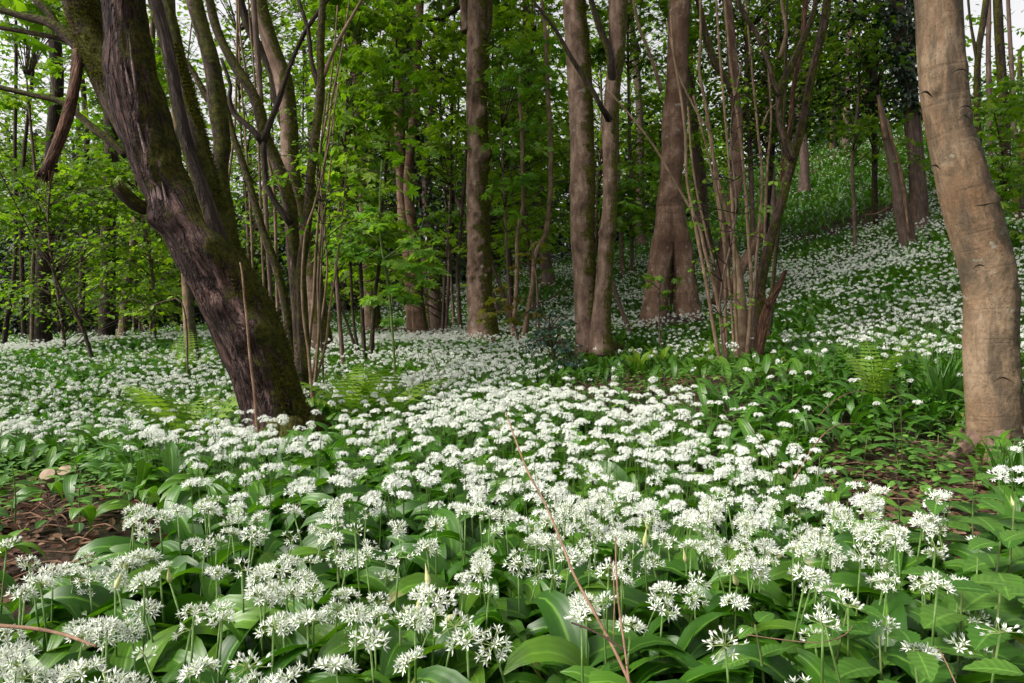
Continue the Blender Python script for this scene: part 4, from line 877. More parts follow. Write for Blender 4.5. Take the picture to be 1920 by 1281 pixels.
sapling("leafy_sapling", "leafy hazel top showing between the leaning tree and the mossy coppice stems", "sapling",
    [(470, 600, 6), (466, 480, 6), (460, 350, 5), (450, 220, 4), (446, 60, 4)], 9.,
    [(340, -60, 700, 60, 44, 44), (390, 60, 480, 260, 16, 40), (440, 240, 620, 480, 44, 44), (480, 0, 640, 200, 36, 44), (330, 100, 400, 260, 8, 36)], leaf='hazel', size=.07, nper=18, tplx=OVAL)
sapling("leafy_sapling", "leafy sapling behind the twin stems and the split-footed tree", "sapling",
    [(1185, 440, 7), (1184, 350, 7), (1180, 250, 6), (1178, 120, 5), (1176, 0, 4)], 15.,
    [(1150, 230, 1260, 430, 44, 44), (1090, -80, 1330, 120, 90, 46), (1160, 110, 1250, 250, 10, 40)], leaf='maple', size=.11, nper=18)
sapling("leafy_sapling", "pale lime sapling top seen between the knobbly sycamore and the elbowed pole", "sapling",
    [(955, 545, 8), (952, 420, 8), (950, 300, 7), (950, 150, 6), (950, 0, 5)], 14.,
    [(915, -60, 1060, 420, 90, 46)], leaf='maple', size=.12, nper=18)
sapling("leafy_sapling", "small-leaved tree top above the bank, right of the split-footed tree", "sapling",
    [(1410, 380, 10), (1406, 280, 10), (1400, 180, 9), (1400, 60, 8)], 14.,
    [(1290, -70, 1580, 250, 230, 50), (1300, 230, 1440, 310, 10, 40)], leaf='maple', size=.11, nper=24, tplx=OVAL)
sapling("leafy_sapling", "maple leaning over the bank with tiers above its green slope", "sapling",
    [(1600, 360, 7), (1598, 300, 7), (1604, 240, 6), (1610, 160, 5), (1612, 60, 4)], 12.,
    [(1570, 230, 1700, 310, 14, 40), (1520, -60, 1680, 230, 50, 44)], leaf='maple', size=.085, nper=14)
sapling("leafy_sapling", "young maple with bright leaves against the sky, right of the big pale trunk", "sapling",
    [(1880, 470, 7), (1878, 400, 6), (1880, 320, 5), (1874, 240, 5), (1880, 150, 4)], 7.5,
    [(1830, 150, 1930, 340, 34, 40), (1840, 330, 1930, 440, 16, 36)], leaf='maple', size=.075, nper=12)
sapling("leafy_sapling", "small sprigs of hazel leaf on a thin shoot among the clump's stems", "sapling",
    [(1362, 712, 4), (1350, 560, 4), (1380, 400, 4), (1370, 250, 3), (1390, 120, 3)], 5.4,
    [(1290, 60, 1480, 480, 34, 14), (1300, 480, 1440, 640, 10, 12)], leaf='hazel', size=.045, nper=6, tplx=OVAL)
sapling("leafy_sapling", "thin shoot with small fresh leaves among the rods beside the leaning tree", "sapling",
    [(606, 700, 4), (600, 560, 4), (606, 420, 3), (600, 300, 3), (612, 180, 3)], 4.8,
    [(560, 330, 700, 460, 16, 22), (540, 180, 660, 330, 14, 22), (430, 300, 560, 420, 8, 18)], leaf='hazel', size=.045, nper=9, tplx=OVAL)
sapling("leafy_sapling", "low leafy spray with bright tips reaching right, before the left background trunks", "sapling",
    [(352, 700, 4), (350, 620, 4), (345, 580, 3), (330, 560, 3), (280, 575, 2)], 6.5,
    [(330, 555, 12), (300, 570, 12), (270, 580, 14), (245, 585, 12), (200, 590, 10)], leaf='lime', size=.05, nper=7, tplx=OVAL)
# dark holly-like evergreen tops on the right, far conifers at the left, low near-black ones for the wood's shade
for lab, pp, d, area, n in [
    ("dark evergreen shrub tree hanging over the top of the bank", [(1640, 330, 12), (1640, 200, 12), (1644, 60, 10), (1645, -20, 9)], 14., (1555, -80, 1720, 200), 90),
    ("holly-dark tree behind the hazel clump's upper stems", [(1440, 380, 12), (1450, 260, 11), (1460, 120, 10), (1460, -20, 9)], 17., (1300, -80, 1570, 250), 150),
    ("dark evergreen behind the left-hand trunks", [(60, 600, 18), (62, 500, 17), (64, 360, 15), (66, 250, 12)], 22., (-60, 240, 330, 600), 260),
    ("second dark evergreen standing in for shade low behind the leaning tree and coppice", [(650, 590, 16), (648, 520, 15), (646, 420, 13), (646, 320, 10)], 18., (540, 260, 880, 590), 260),
    ("dark evergreen standing in for shade low behind the knobbly sycamore", [(920, 550, 14), (920, 480, 14), (924, 400, 12), (926, 330, 10)], 20., (840, 280, 1080, 540), 160)]:
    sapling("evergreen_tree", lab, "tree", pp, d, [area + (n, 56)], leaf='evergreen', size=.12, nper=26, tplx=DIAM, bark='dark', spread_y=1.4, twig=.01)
# young trees that fill the wood farther off
for k in range(26):
    d = rng.uniform(13, 26); px = rng.uniform(-150, 1290); top = rng.uniform(-150, 150)
    if 1000 < px: d = rng.uniform(18, 28)
    p0 = P(px, 600, d); gz = h1(p0[0], p0[1]); py0 = 560 - (gz - ZC) / d * F
    LM = [(0, "at the far left of the picture"), (150, "behind the dark mossy trunks at left"), (330, "behind the leaning tree"), (540, "behind the mossy hazel coppice"), (690, "behind the grey-brown trunk"), (790, "behind the red-brown pair of trunks"), (900, "behind the knobbly sycamore"), (1010, "behind the elbowed pole"), (1110, "behind the twin-stemmed sycamore"), (1200, "right of the twin-stemmed sycamore"), (1290, "behind the split-footed tree")]
    wh = min(LM, key=lambda q: abs(q[0] - px))[1]
    sapling("young_tree", ["mid-green maple-leaved", "yellowish maple-leaved", "fresh green hazel-leaved", "lime-green"][k % 4] + (" young tree, near, " if d < 17.5 else " young tree, farther off, " if d < 22 else " young tree, very far back, ") + wh, "tree",
        [(px, py0 - 5, 6), (px + rng.normal(0, 6), py0 - 120, 5), (px + rng.normal(0, 14), py0 - 260, 4), (px + rng.normal(0, 20), top, 3)], d,
        [(px - 80, top, px + 80, py0 - 60, int(30 + (py0 - top) / 14), 52)], leaf=['maple', 'maple', 'hazel', 'lime'][k % 4], size=.14, nper=17, tplx=MAPLE_S, bark='brown' if k % 2 else 'dark',
        group="young trees filling the wood behind", spread_y=1.2, twig=.006)
# added undergrowth closes the view; its near-black tone paints the wood's depth shade
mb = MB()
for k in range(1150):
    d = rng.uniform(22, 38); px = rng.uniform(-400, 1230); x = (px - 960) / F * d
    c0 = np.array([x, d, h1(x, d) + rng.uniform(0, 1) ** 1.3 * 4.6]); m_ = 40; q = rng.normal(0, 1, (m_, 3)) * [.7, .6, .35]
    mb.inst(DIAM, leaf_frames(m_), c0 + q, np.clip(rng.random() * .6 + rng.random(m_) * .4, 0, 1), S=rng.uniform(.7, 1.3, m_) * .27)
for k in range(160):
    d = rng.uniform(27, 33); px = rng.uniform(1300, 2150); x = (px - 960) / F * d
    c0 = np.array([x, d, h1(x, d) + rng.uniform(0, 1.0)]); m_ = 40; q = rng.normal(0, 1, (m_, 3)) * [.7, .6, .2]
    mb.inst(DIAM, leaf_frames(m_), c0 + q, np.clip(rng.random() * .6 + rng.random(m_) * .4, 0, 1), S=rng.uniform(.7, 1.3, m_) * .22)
tag(mb.build("shade_undergrowth", M['evergreen'], smooth=False), "undergrowth at the back of the wood, near-black in place of shade", kind="stuff")
# the far wood reads as one mass
mb = MB(); tb = MB()
for k in range(80):
    d = rng.uniform(30, 48); px = rng.uniform(-300, 2250); x = (px - 960) / F * d
    gz = h1(x, d); hgt = rng.uniform(7, 14) if px < 1250 else rng.uniform(4, 7)
    if 1120 < px < 1260: hgt *= .55
    tube(tb, [np.array([x, d, gz - .2]), np.array([x + rng.normal(0, .3), d, gz + hgt * .5]), np.array([x + rng.normal(0, .6), d, gz + hgt])], [.22, .17, .08], 7, 2.)
    n = 20; cs = np.c_[x + rng.normal(0, 1.6, n), d + rng.normal(0, 1.2, n), gz + rng.uniform(.12, 1.0, n) * hgt]
    for c0 in cs:
        m_ = 42; q = rng.normal(0, 1, (m_, 3)) * [.8, .8, .5]
        mb.inst(DIAM, leaf_frames(m_), c0 + q, np.clip(rng.random() * .6 + rng.random(m_) * .4, 0, 1), S=rng.uniform(.7, 1.3, m_) * .30)
fw = tag(mb.build("far_woods", M['garlic_far'], smooth=False), "leafy mass of the far wood closing the view", kind="stuff")
fw.data.materials[0] = M['maple']
tag(tb.build("far_trunks_of_woods", BR['dark'], attr="bk"), "dim trunks of the far wood", kind="stuff")

# ------------------------------------------------------------------ wild garlic
def umbel(nf, R=.026, hi=True, seed=0, shut=.12):
    """Head of star flowers on short stalks; top of the flower stem at the origin."""
    r = np.random.default_rng(seed); mb = MB()
    gold = 2.399963
    pet = (np.array([(0, 0, 0), (.5, .125, .05), (.5, -.125, .05), (.5, 0, .01), (1, 0, .14)]), [np.array([(0, 3, 1), (0, 2, 3), (3, 4, 1), (3, 2, 4)])], np.zeros((5, 3)))
    if not hi: pet = (np.array([(0, 0, 0), (.5, .14, .04), (1, 0, .14), (.5, -.14, .04)]), [np.array([(0, 1, 2), (0, 2, 3)])], np.zeros((4, 3)))
    for k in range(nf):
        f = (k + .5) / nf; el = math.pi / 2 - math.acos(1 - f * .92); el = el + r.normal(0, .1); az = k * gold + r.normal(0, .2)
        dr = np.array([math.cos(az) * math.cos(el), math.sin(az) * math.cos(el), math.sin(el) * .5])
        L = R * r.uniform(.74, 1.18); c = dr * L
        if hi: tube(mb, [np.zeros(3), c * .5 + [0, 0, .0015], c], [.0007, .0006, .0008], 3, 1., mat=1)
        # floret frame: z along dr
        z = dr / np.linalg.norm(dr); z = z + r.normal(0, .2, 3) + [0, 0, .35]; z /= np.linalg.norm(z); x = np.cross(z, [.3, .5, .8]); x /= np.linalg.norm(x); y = np.cross(z, x)
        B = np.stack([x, y, z], 1)
        closed = r.random() < shut; sz = r.uniform(.0115, .0145)
        a = np.arange(6) * math.pi / 3 + r.random()
        R6 = B[None] @ rotz(a) @ roty(np.full(6, -.48 if not closed else -1.2) + r.normal(0, .16, 6)) 
        mb.inst(pet, R6, np.repeat(c[None], 6, 0), S=np.full(6, sz if not closed else sz * .8))
        if hi and not closed:
            ov = np.array([(0, 0, .35), (.1, 0, .1), (-.05, .09, .1), (-.05, -.09, .1)]) * .022
            mb.add(ov @ B.T + c, [np.array([(0, 1, 2), (0, 2, 3), (0, 3, 1)])], mat=1)
    return mb
def umbel_far(nf, R, seed, pn=3):
    r = np.random.default_rng(seed); V, Fc = [], []
    for k in range(nf):
        f = (k + .5) / nf; el = max(math.pi / 2 - math.acos(1 - f * .95), -.1); az = k * 2.4 + r.normal(0, .2)
        dr = np.array([math.cos(az) * math.cos(el), math.sin(az) * math.cos(el), math.sin(el) * .75]); c = dr * R * r.uniform(.45, 1.2)
        nz_ = dr + r.normal(0, .45, 3); nz_ /= np.linalg.norm(nz_); x = np.cross(nz_, [.3, .5, .8]); x /= np.linalg.norm(x); y = np.cross(nz_, x)
        s = .0115 if pn == 3 else .015
        for q in range(pn):
            a = q * math.pi / pn + r.random() * .3; u = (x * math.cos(a) + y * math.sin(a)) * s; w_ = (-x * math.sin(a) + y * math.cos(a)) * s * .26
            i = len(V); V += [c - u + dr * .003, c + w_, c + u + dr * .003, c - w_]; Fc.append((i, i + 1, i + 2, i + 3))
    V = np.array(V); return V, [np.array(Fc)], np.zeros_like(V)
def to_tpl(mb, keepmat=None):
    V = np.concatenate(mb.v); A = np.concatenate(mb.a); by = {}
    for f, m_ in mb.f:
        if keepmat is None or m_ == keepmat: by.setdefault(f.shape[1], []).append(f)
    return V.astype(float), [np.concatenate(q) for q in by.values()], A.astype(float)

NV = 20
LT = []      # leaf templates, near
for k in range(10):
    LT.append(garlic_leaf(rng.uniform(.17, .27), rng.uniform(.034, .052), rng.uniform(1.2, 1.5), rng.uniform(1.7, 3.1), 12, 4, twist=rng.normal(0, .5), wave=.12, fold=rng.uniform(.12, .35)))
LT2 = [garlic_leaf(rng.uniform(.165, .25), rng.uniform(.033, .048), rng.uniform(1.1, 1.45), rng.uniform(1.6, 2.8), 8, 2, twist=rng.normal(0, .4)) for k in range(6)]
LT3 = [garlic_leaf(rng.uniform(.16, .24), rng.uniform(.038, .052), rng.uniform(1.1, 1.4), rng.uniform(1.3, 2.2), 5, 2, pet=.15, fold=.3) for k in range(4)]
LT4 = [tpl([(0, 0, .05), (.07, .032, .13), (.17, 0, .10), (.07, -.032, .12)], [(0, 1, 2, 3)]), tpl([(0, 0, .07), (.09, .03, .15), (.17, 0, .17), (.09, -.03, .15)], [(0, 1, 2, 3)])]

heads, buds, stems, fols = [], [], [], []
NF = [28, 20, 34, 25, 12, 28, 30, 8, 23, 31, 17, 26, 32, 21, 14, 24, 10, 29, 18, 22]
CL = [.05, .1, .15, .05, .5, .1, .05, .3, .85, .1, .2, .45, .08, .1, .7, .3, .1, .2, .55, .0]     # share of florets still closed
for k in range(NV):
    heads.append(umbel(int(NF[k] * .78), .022 + .006 * rng.random(), True, 100 + k, CL[k]).mesh("flower_head", [M['petal'], M['ovary']], smooth=False))
    fm = MB()
    for q in range(int(rng.integers(3, 6))):
        a = q * 2.1 + rng.normal(0, .5); tl = LT[int(rng.integers(len(LT)))]
        fm.inst(tl, rotz(np.array([a])), np.array([[.01 * math.cos(a), .01 * math.sin(a), -.015]]), [rng.random()], S=[rng.uniform(.8, 1.15)])
    fols.append(fm.mesh("foliage", M['garlic']))
for k in range(6):
    sm = MB(); b_ = rng.normal(0, .018, 2)
    tube(sm, [np.array([0, 0, -.02]), np.array([b_[0] * .4, b_[1] * .4, .5]), np.array([0, 0, 1.0])], [.0022, .0019, .0015], 6, .2)
    stems.append((sm.mesh("flower_stem", M['stem'])))
bm = MB(); zs = np.array([0, .004, .012, .02, .027, .036, .046]); rs = np.array([.0015, .004, .0062, .0055, .0036, .0016, .0004])
tube(bm, [np.array([.0, 0, z]) for z in zs], rs, 8, .003)
bud_me = bm.mesh("flower_bud", M['bud'])

def density(x, y):
    """Flowers per square metre and leaves cover 0..1 at a place on the ground."""
    d = np.hypot(x, y)
    n1 = vnoise(x, y, 1.1, 1); n2 = vnoise(x, y, 3.3, 2); n3 = vnoise(x, y, .45, 3)
    fl = np.where(d < 1.1, 180 + 250 * (x < -.1), np.where(d < 1.5, 350, np.where(d < 3.4, 270, np.where(d < 9, 165, np.where(d < 13, 125, 85)))))
    fl = fl * np.clip(-.30 + 1.1 * n1 + 1.3 * n2 + .3 * n3, .06, 1.7)
    cov = np.ones_like(x)
    def patch(cx, cy, rx, ry, kf, kc, ang=0.):
        nonlocal fl, cov
        ux = (x - cx) * math.cos(ang) + (y - cy) * math.sin(ang); uy = -(x - cx) * math.sin(ang) + (y - cy) * math.cos(ang)
        e = np.sqrt((ux / rx) ** 2 + (uy / ry) ** 2) + (n2 - .5) * .5
        m_ = np.clip((1.15 - e) / .35, 0, 1)
        fl = fl * (1 - m_ * (1 - kf)); cov = cov * (1 - m_ * (1 - kc))
    patch(-1.42, 1.95, 1.10, .40, 0, .04, 2.17)   # bare soil at the left edge
    patch(-1.9, 3.3, 1.1, .75, .45, .85)
    patch(1.45, 2.35, 1.05, .36, .04, .0, 1.05)
    patch(.95, 1.12, .38, .28, .35, .6, .9)       # toothed herbs at the lower right   # bare soil by the big pale trunk
    patch(1.95, 2.3, .6, .35, .2, .5, .9)
    patch(1.55, 3.1, 1.3, .75, .13, .5, 1.07)     # herbs and ferns
    patch(.80, 4.55, 1.45, .62, .05, .04, 1.40)   # bare soil below the twin stems
    patch(1.72, 4.85, 1.05, .42, .10, .30, 1.23)  # open ground before the hazel clump
    patch(1.0, 6.9, .95, .45, .12, .35, 1.42)     # and before the twin stems
    patch(1.9, 7.6, 1.6, 1.5, .22, 1.)            # dark green patch
    patch(.35, 6.0, 1.0, .35, .1, .4, 1.5)                # under the blue-green bush
    patch(2.2, 5.0, 1.1, .6, .35, 1.)
    patch(-4.6, 8.2, 1.9, .8, .3, 1.)             # green lane at the left
    patch(-1.6, 3.2, .75, .35, .2, .7, 2.05)
    patch(-.75, 3.5, .4, .8, .3, .9)
    patch(7.7, 15.5, 1.6, 1.0, .0, .1)            # earth scar on the bank
    patch(1.0, .95, .85, .50, .45, 1.)            # leafier at the lower right
    patch(.25, .72, .5, .28, .5, 1.)
    patch(9.5, 22, 9, 6.5, .12, 1.)
    patch(3.5, 20, 4, 4, .35, 1.)
    fl = fl * np.where(y > 5.5, np.clip(2.6 * vnoise(x, y, 1.7, 8) - .25 + 0 * y, .1, 1.7), 1)
    fl = np.where(y > 27, fl * .1, fl)
    fl = np.where((x < -2.2) & (y > 6), fl * .62, fl); fl = np.where((x < -4) & (y > 12), fl * .4, fl)
    fl = np.where((x < -7) & (y > 15), fl * .2, fl)
    for tx, ty, tr in TRUNKS:
        m_ = (np.abs(x - tx) < tr + .05) & (np.hypot(x - tx, y - ty) < tr + .03)
        fl = np.where(m_, 0, fl); cov = np.where(m_, 0, cov)
    return fl, cov
def scatter(rho_max, y0, y1, xk=.86, xo=1.7):
    """Jittered grid over the wedge in view and a little beyond."""
    s = 1 / math.sqrt(rho_max); ys = np.arange(y0, y1, s); out = []
    for yy in ys:
        hw = xk * yy + xo; xs = np.arange(-hw, hw, s); out.append(np.c_[xs + rng.uniform(-.6, .6, len(xs)) * s, yy + rng.uniform(-.6, .6, len(xs)) * s])
    return np.concatenate(out)

# flowering stems
pos = []
for y0, y1, r_ in [(.42, 4.5, 540), (4.5, 12, 360), (12, 29, 190)]:
    q = scatter(r_, y0, y1); fl, cv = density(q[:, 0], q[:, 1]); q = q[rng.random(len(q)) < fl / r_]; pos.append(q)
pos = np.concatenate(pos)
z0 = hz(pos[:, 0], pos[:, 1]); hh = np.clip(rng.normal(.218, .030, len(pos)), .14, .30)
hh = hh * np.where(pos[:, 1] < 1.3, .94, 1)
# seen in the picture?
cy, sy = math.cos(TH), math.sin(TH)
dz = z0 + hh - ZC; dep = pos[:, 1] * cy - dz * sy; vv = pos[:, 1] * sy + dz * cy
u_ = pos[:, 0] / dep * F; v_ = vv / dep * F
inside = (np.abs(u_) < 985) & (v_ > -690) & (dep > .35)
keep = (np.hypot(pos[:, 0], np.hypot(pos[:, 1], dz)) > .50)
pos, z0, hh, inside, dep = pos[keep], z0[keep], hh[keep], inside[keep], dep[keep]
order = np.argsort(dep + (~inside) * 1000)
NI = 300
near = order[:NI]; isnear = np.zeros(len(pos), bool); isnear[near] = True
print("umbels", len(pos), "nearest 300 reach", dep[near[-1]], "m")
def zone(u, v):
    a = "far left" if u < -620 else "left" if u < -240 else "middle" if u < 160 else "right of centre" if u < 520 else "right"
    b = "bottom edge" if v < -470 else "nearest rows" if v < -360 else "second band of rows" if v < -290 else "rows beyond the near ones"
    return {"bottom edge": "at the bottom edge, ", "nearest rows": "in the nearest rows, ", "second band of rows": "behind the nearest rows, ", "rows beyond the near ones": "in the dense drift behind, "}[b] + a
u_, v_ = u_[keep], v_[keep]
for i in near:
    isb = rng.random() < .05; hv = int(rng.integers(NV))
    e = thing("wild_garlic", (pos[i, 0], pos[i, 1], z0[i]), ("wild garlic in papery pointed bud " if isb else "wild garlic with " + ("sparse starry" if NF[hv] < 19 else "open white" if NF[hv] < 28 else "full round white") + " flower head ") + zone(u_[i], v_[i]), "wildflower", "wild garlic plants in bud in the foreground" if isb else "wild garlic plants in flower in the foreground")
    a = rng.random() * 6.28; lean = rng.normal(0, .10, 2)
    f = bpy.data.objects.new("foliage", fols[int(rng.integers(NV))]); C.objects.link(f); f.parent = e; f.rotation_euler = (0, 0, a); f.scale = (1, 1, 1)
    s = bpy.data.objects.new("flower_stem", stems[int(rng.integers(6))]); C.objects.link(s); s.parent = e; s.rotation_euler = (lean[1], lean[0], a); s.scale = (1, 1, hh[i] * (.92 if isb else 1))
    from mathutils import Euler
    tip = Euler((lean[1], lean[0], a)).to_matrix() @ Vector((0, 0, s.scale[2]))
    h = bpy.data.objects.new("flower_bud" if isb else "flower_head", bud_me if isb else heads[hv]); C.objects.link(h); h.parent = e; h.location = tip
    k = rng.uniform(.60, .86); h.scale = (k, k, k); h.rotation_euler = (rng.normal(0, .32), rng.normal(0, .32), rng.random() * 6.28)

# everything beyond: one carpet
U2 = [to_tpl(umbel([20, 14, 24, 17, 21][k], .0235, False, 200 + k)) for k in range(5)]
U3 = [umbel_far([13, 9, 15, 11, 7][k], .024, 300 + k, 3) for k in range(5)]
U4 = [umbel_far([8, 6][k], .024, 400 + k, 2) for k in range(2)]
STM = tpl([(-.0016, 0, 0), (.0016, 0, 0), (.0012, 0, 1), (-.0012, 0, 1), (0, -.0016, 0), (0, .0016, 0), (0, .0012, 1), (0, -.0012, 1)], [(0, 1, 2, 3), (4, 5, 6, 7)])
carpet = MB()
rest = np.where(~isnear)[0]
def putu(idx, T, kmin, kmax, tilt=.25):
    n = len(idx)
    which = rng.integers(0, len(T), n)
    for k in range(len(T)):
        ii = idx[which == k]; m_ = len(ii)
        carpet.inst(T[k], rotz(rng.random(m_) * 6.28) @ rotx(rng.normal(0, tilt, m_)), np.c_[pos[ii], z0[ii] + hh[ii]], rng.random(m_), 0, S=rng.uniform(kmin, kmax, m_))
dd = dep[rest]
putu(rest[dd < 3.9], U2, .56, .84); putu(rest[(dd >= 3.9) & (dd < 9)], U3, .58, .9, .5); putu(rest[dd >= 9], U4, .6, 1.0, .5)
ii = rest[dd < 7]; m_ = len(ii)
RS = rotz(rng.random(m_) * 6.28); RS[:, 2, 2] = hh[ii]; RS[:, 0, 2] = rng.normal(0, .02, m_)
carpet.inst(STM, RS, np.c_[pos[ii], z0[ii]], rng.random(m_), 1)
# leaves
nl = 0
for y0, y1, r_, T, sc_, mt in [(.30, 2.2, 820, LT, 1., 2), (2.2, 4.6, 700, LT2, 1., 2), (4.6, 9, 400, LT3, 1.05, 2), (9, 17, 120, LT3, 1.25, 2), (17, 34, 90, LT3, 1.35, 2)]:
    q = scatter(r_, y0, y1, .9, 1.8); fl, cv = density(q[:, 0], q[:, 1])
    q = q[(rng.random(len(q)) < cv) & (np.hypot(q[:, 0], q[:, 1]) > .36)]
    if y0 < 1:   # near plants carry their own leaves already
        cell = set((int(x / .06), int(y / .06)) for x, y in pos[near]); q = np.array([p for p in q if rng.random() > (.45 if (int(p[0] / .06), int(p[1] / .06)) in cell else .0)])
    zz = hz(q[:, 0], q[:, 1]); wch = rng.integers(0, len(T), len(q)); nl += len(q)
    for k in range(len(T)):
        ii = wch == k; m_ = int(ii.sum())
        carpet.inst(T[k], rotz(rng.random(m_) * 6.28) @ rotx(rng.normal(0, .18, m_)), np.c_[q[ii], zz[ii] - .015], np.clip(vnoise(q[ii][:, 0], q[ii][:, 1], 2.2, 5) * .6 + rng.random(m_) * .5, 0, 1), mt, S=rng.uniform(.75, 1.15, m_) * sc_)
print("carpet leaves", nl)
tag(carpet.build("wild_garlic_ground_cover", [M['petal'], M['stem'], M['garlic']], smooth=[1, 2]), "white carpet of flowering wild garlic spreading back through the trees", kind="stuff")

# ------------------------------------------------------------------ litter on the bare soil
mb = MB(); n = 5200
q = np.r_[np.c_[rng.normal(-1.55, .5, n // 3), rng.normal(2.05, .6, n // 3)], np.c_[rng.normal(1.45, .4, n // 3), rng.normal(2.4, .5, n // 3)], np.c_[rng.uniform(-2.5, 3, n // 3), rng.uniform(.6, 6.2, n // 3)]]
mb.inst(OVAL, rotz(rng.random(len(q)) * 6.28) @ roty(rng.normal(0, .35, len(q))) @ rotx(rng.normal(0, .4, len(q))), np.c_[q, hz(q[:, 0], q[:, 1]) + .008], rng.random(len(q)), S=rng.uniform(.015, .05, len(q)))
tag(mb.build("dead_leaves", M['litter'], smooth=False), "brown dead leaves on the bare soil", kind="stuff")
mb = MB()
for k in range(420):
    c0 = [(-1.5, 2.05, .5), (1.45, 2.4, .42), (.8, 4.9, .8)][k % 3]
    x, y = rng.normal(c0[0], c0[2]), rng.normal(c0[1], c0[2] * (.9 if k % 3 < 2 else .35)); a = rng.random() * 6.28; L = rng.uniform(.04, .22)
    z = h1(x, y) + .012; tube(mb, [np.array([x, y, z]), np.array([x + math.cos(a) * L * .5, y + math.sin(a) * L * .5, z + .01 + rng.random() * .01]), np.array([x + math.cos(a + .2) * L, y + math.sin(a + .2) * L, z])], [.0028, .0025, .0012], 4, .2)
tag(mb.build("twig_litter", BR['twig'], attr="bk"), "short dead twigs scattered on the bare soil", kind="stuff")
# small green seedlings over the soil patches
mb = MB()
for (cx, cy_, sx, sy_, n) in [(-1.6, 2.6, .6, .5, 300), (1.6, 3.3, .6, .6, 420), (.8, 4.7, .6, .8, 300), (1.9, 2.2, .5, .5, 220), (-1.7, 3.4, .8, .6, 300), (1.15, 1.8, .3, .3, 90)]:
    x = rng.normal(cx, sx, n); y = rng.normal(cy_, sy_, n); z = hz(x, y)
    for k in range(4):
        mb.inst(SERR if k % 2 else OVAL, rotz(rng.random(n) * .6 + k * 1.57) @ roty(rng.normal(.05, .2, n)), np.c_[x, y, z + rng.uniform(.02, .13, n)], rng.random(n), S=rng.uniform(.018, .05, n))
tag(mb.build("seedling_ground_cover", M['herb'], smooth=False), "low green seedlings filling in the bare patches", kind="stuff")

# ------------------------------------------------------------------ ferns, herbs, grass, bush
def frond(mb, st, L, az, rise, mat=0, npair=16, wide=.28, curve=1.1, tint=None):
    ts = np.linspace(0, 1, npair + 2); th = rise - curve * ts ** 1.4; ds = L / npair
    x = np.r_[0, np.cumsum(np.cos(th[:-1]) * ds)]; z = np.r_[0, np.cumsum(np.sin(th[:-1]) * ds)]
    c = np.c_[x, np.zeros_like(x), z]; R = rotz(np.array([az]))[0]
    cw = c @ R.T + st
    tube(mb, list(cw[::3]) + [cw[-1]], [.0022] * (len(cw[::3])) + [.0006], 4, .1, tint=.9)
    PN = tpl([(0, 0, 0), (.25, .14, .02), (.3, .05, 0), (.55, .13, 0), (.6, .04, -.01), (1, 0, -.1), (.6, -.04, -.01), (.55, -.13, 0), (.3, -.05, 0), (.25, -.14, .02)], [(0, 1, 2), (0, 2, 8), (0, 8, 9), (2, 3, 4), (2, 4, 6), (2, 6, 8), (8, 6, 7), (4, 5, 6)])
    for sgn in (1, -1):
        k = np.arange(2, npair + 1); f = k / npair
        ln = L * wide * np.sin(np.pi * np.clip(f * .93 + .04, 0, 1)) ** .7 * (1 - .3 * f) + .005
        Rr = R[None] @ roty(-th[k]) @ rotz(np.full(len(k), sgn * 1.25)) @ roty(np.full(len(k), .15))
        mb.inst(PN, Rr, cw[k], np.clip((tint if tint is not None else rng.random()) + rng.normal(0, .1, len(k)), 0, 1), S=ln)
def fern(px, py, d, L, n, label, name="fern", rise=(.9, 1.3), azs=None, mat='fern', wide=.28):
    p0 = P(px, py, d); p0[2] = h1(p0[0], p0[1]); root = thing(name, p0, label, "fern")
    for k in range(n):
        az = (azs[k] if azs else k * 6.28 / n + rng.normal(0, .3)); mb = MB()
        frond(mb, p0 + [0, 0, .0], L * rng.uniform(.8, 1.1), az, rng.uniform(*rise), wide=wide)
        mb.build("frond", M[mat], root, smooth=False)
    return root
fern(1640, 800, 3.7, .44, 5, "yellow-green fern with upright ladder-like fronds left of the grass tuft", azs=[1.8, 1.3, 2.4, 5.2, 4.4], rise=(1.3, 1.55), wide=.24)
fern(365, 765, 3.7, .62, 8, "lime-green fern spreading at the left foot of the leaning tree", rise=(.6, 1.1))
fern(700, 745, 4.0, .68, 8, "soft yellow-green fern in the carpet right of the leaning tree", rise=(.5, 1.1))
fern(345, 690, 7.0, .6, 5, "small dark fern by the half-hidden pale trunk", rise=(.9, 1.3))
# strap-leaved fern with undivided fronds
for px, py, d, lab in [(1238, 705, 6.2, "hart's-tongue fern with undivided strap fronds, before the dark green patch"), (1325, 700, 6.3, "strap-fronded fern lying low left of the hazel clump"), (1196, 715, 6.1, "upright narrow strap fern right of the twin stems")]:
    p0 = P(px, py, d); p0[2] = h1(p0[0], p0[1]); root = thing("strap_fern", p0, lab, "fern")
    for k in range(7):
        tl = garlic_leaf(.30, .045, rng.uniform(1.0, 1.45), rng.uniform(.6, 1.4), 12, 4, pet=.08, fold=.15, wave=.5)
        mb = MB(); mb.inst(tl, rotz(np.array([k * .9 + rng.normal(0, .3)])), p0[None], [rng.uniform(.6, 1)]); mb.build("frond", M['fern'], root)
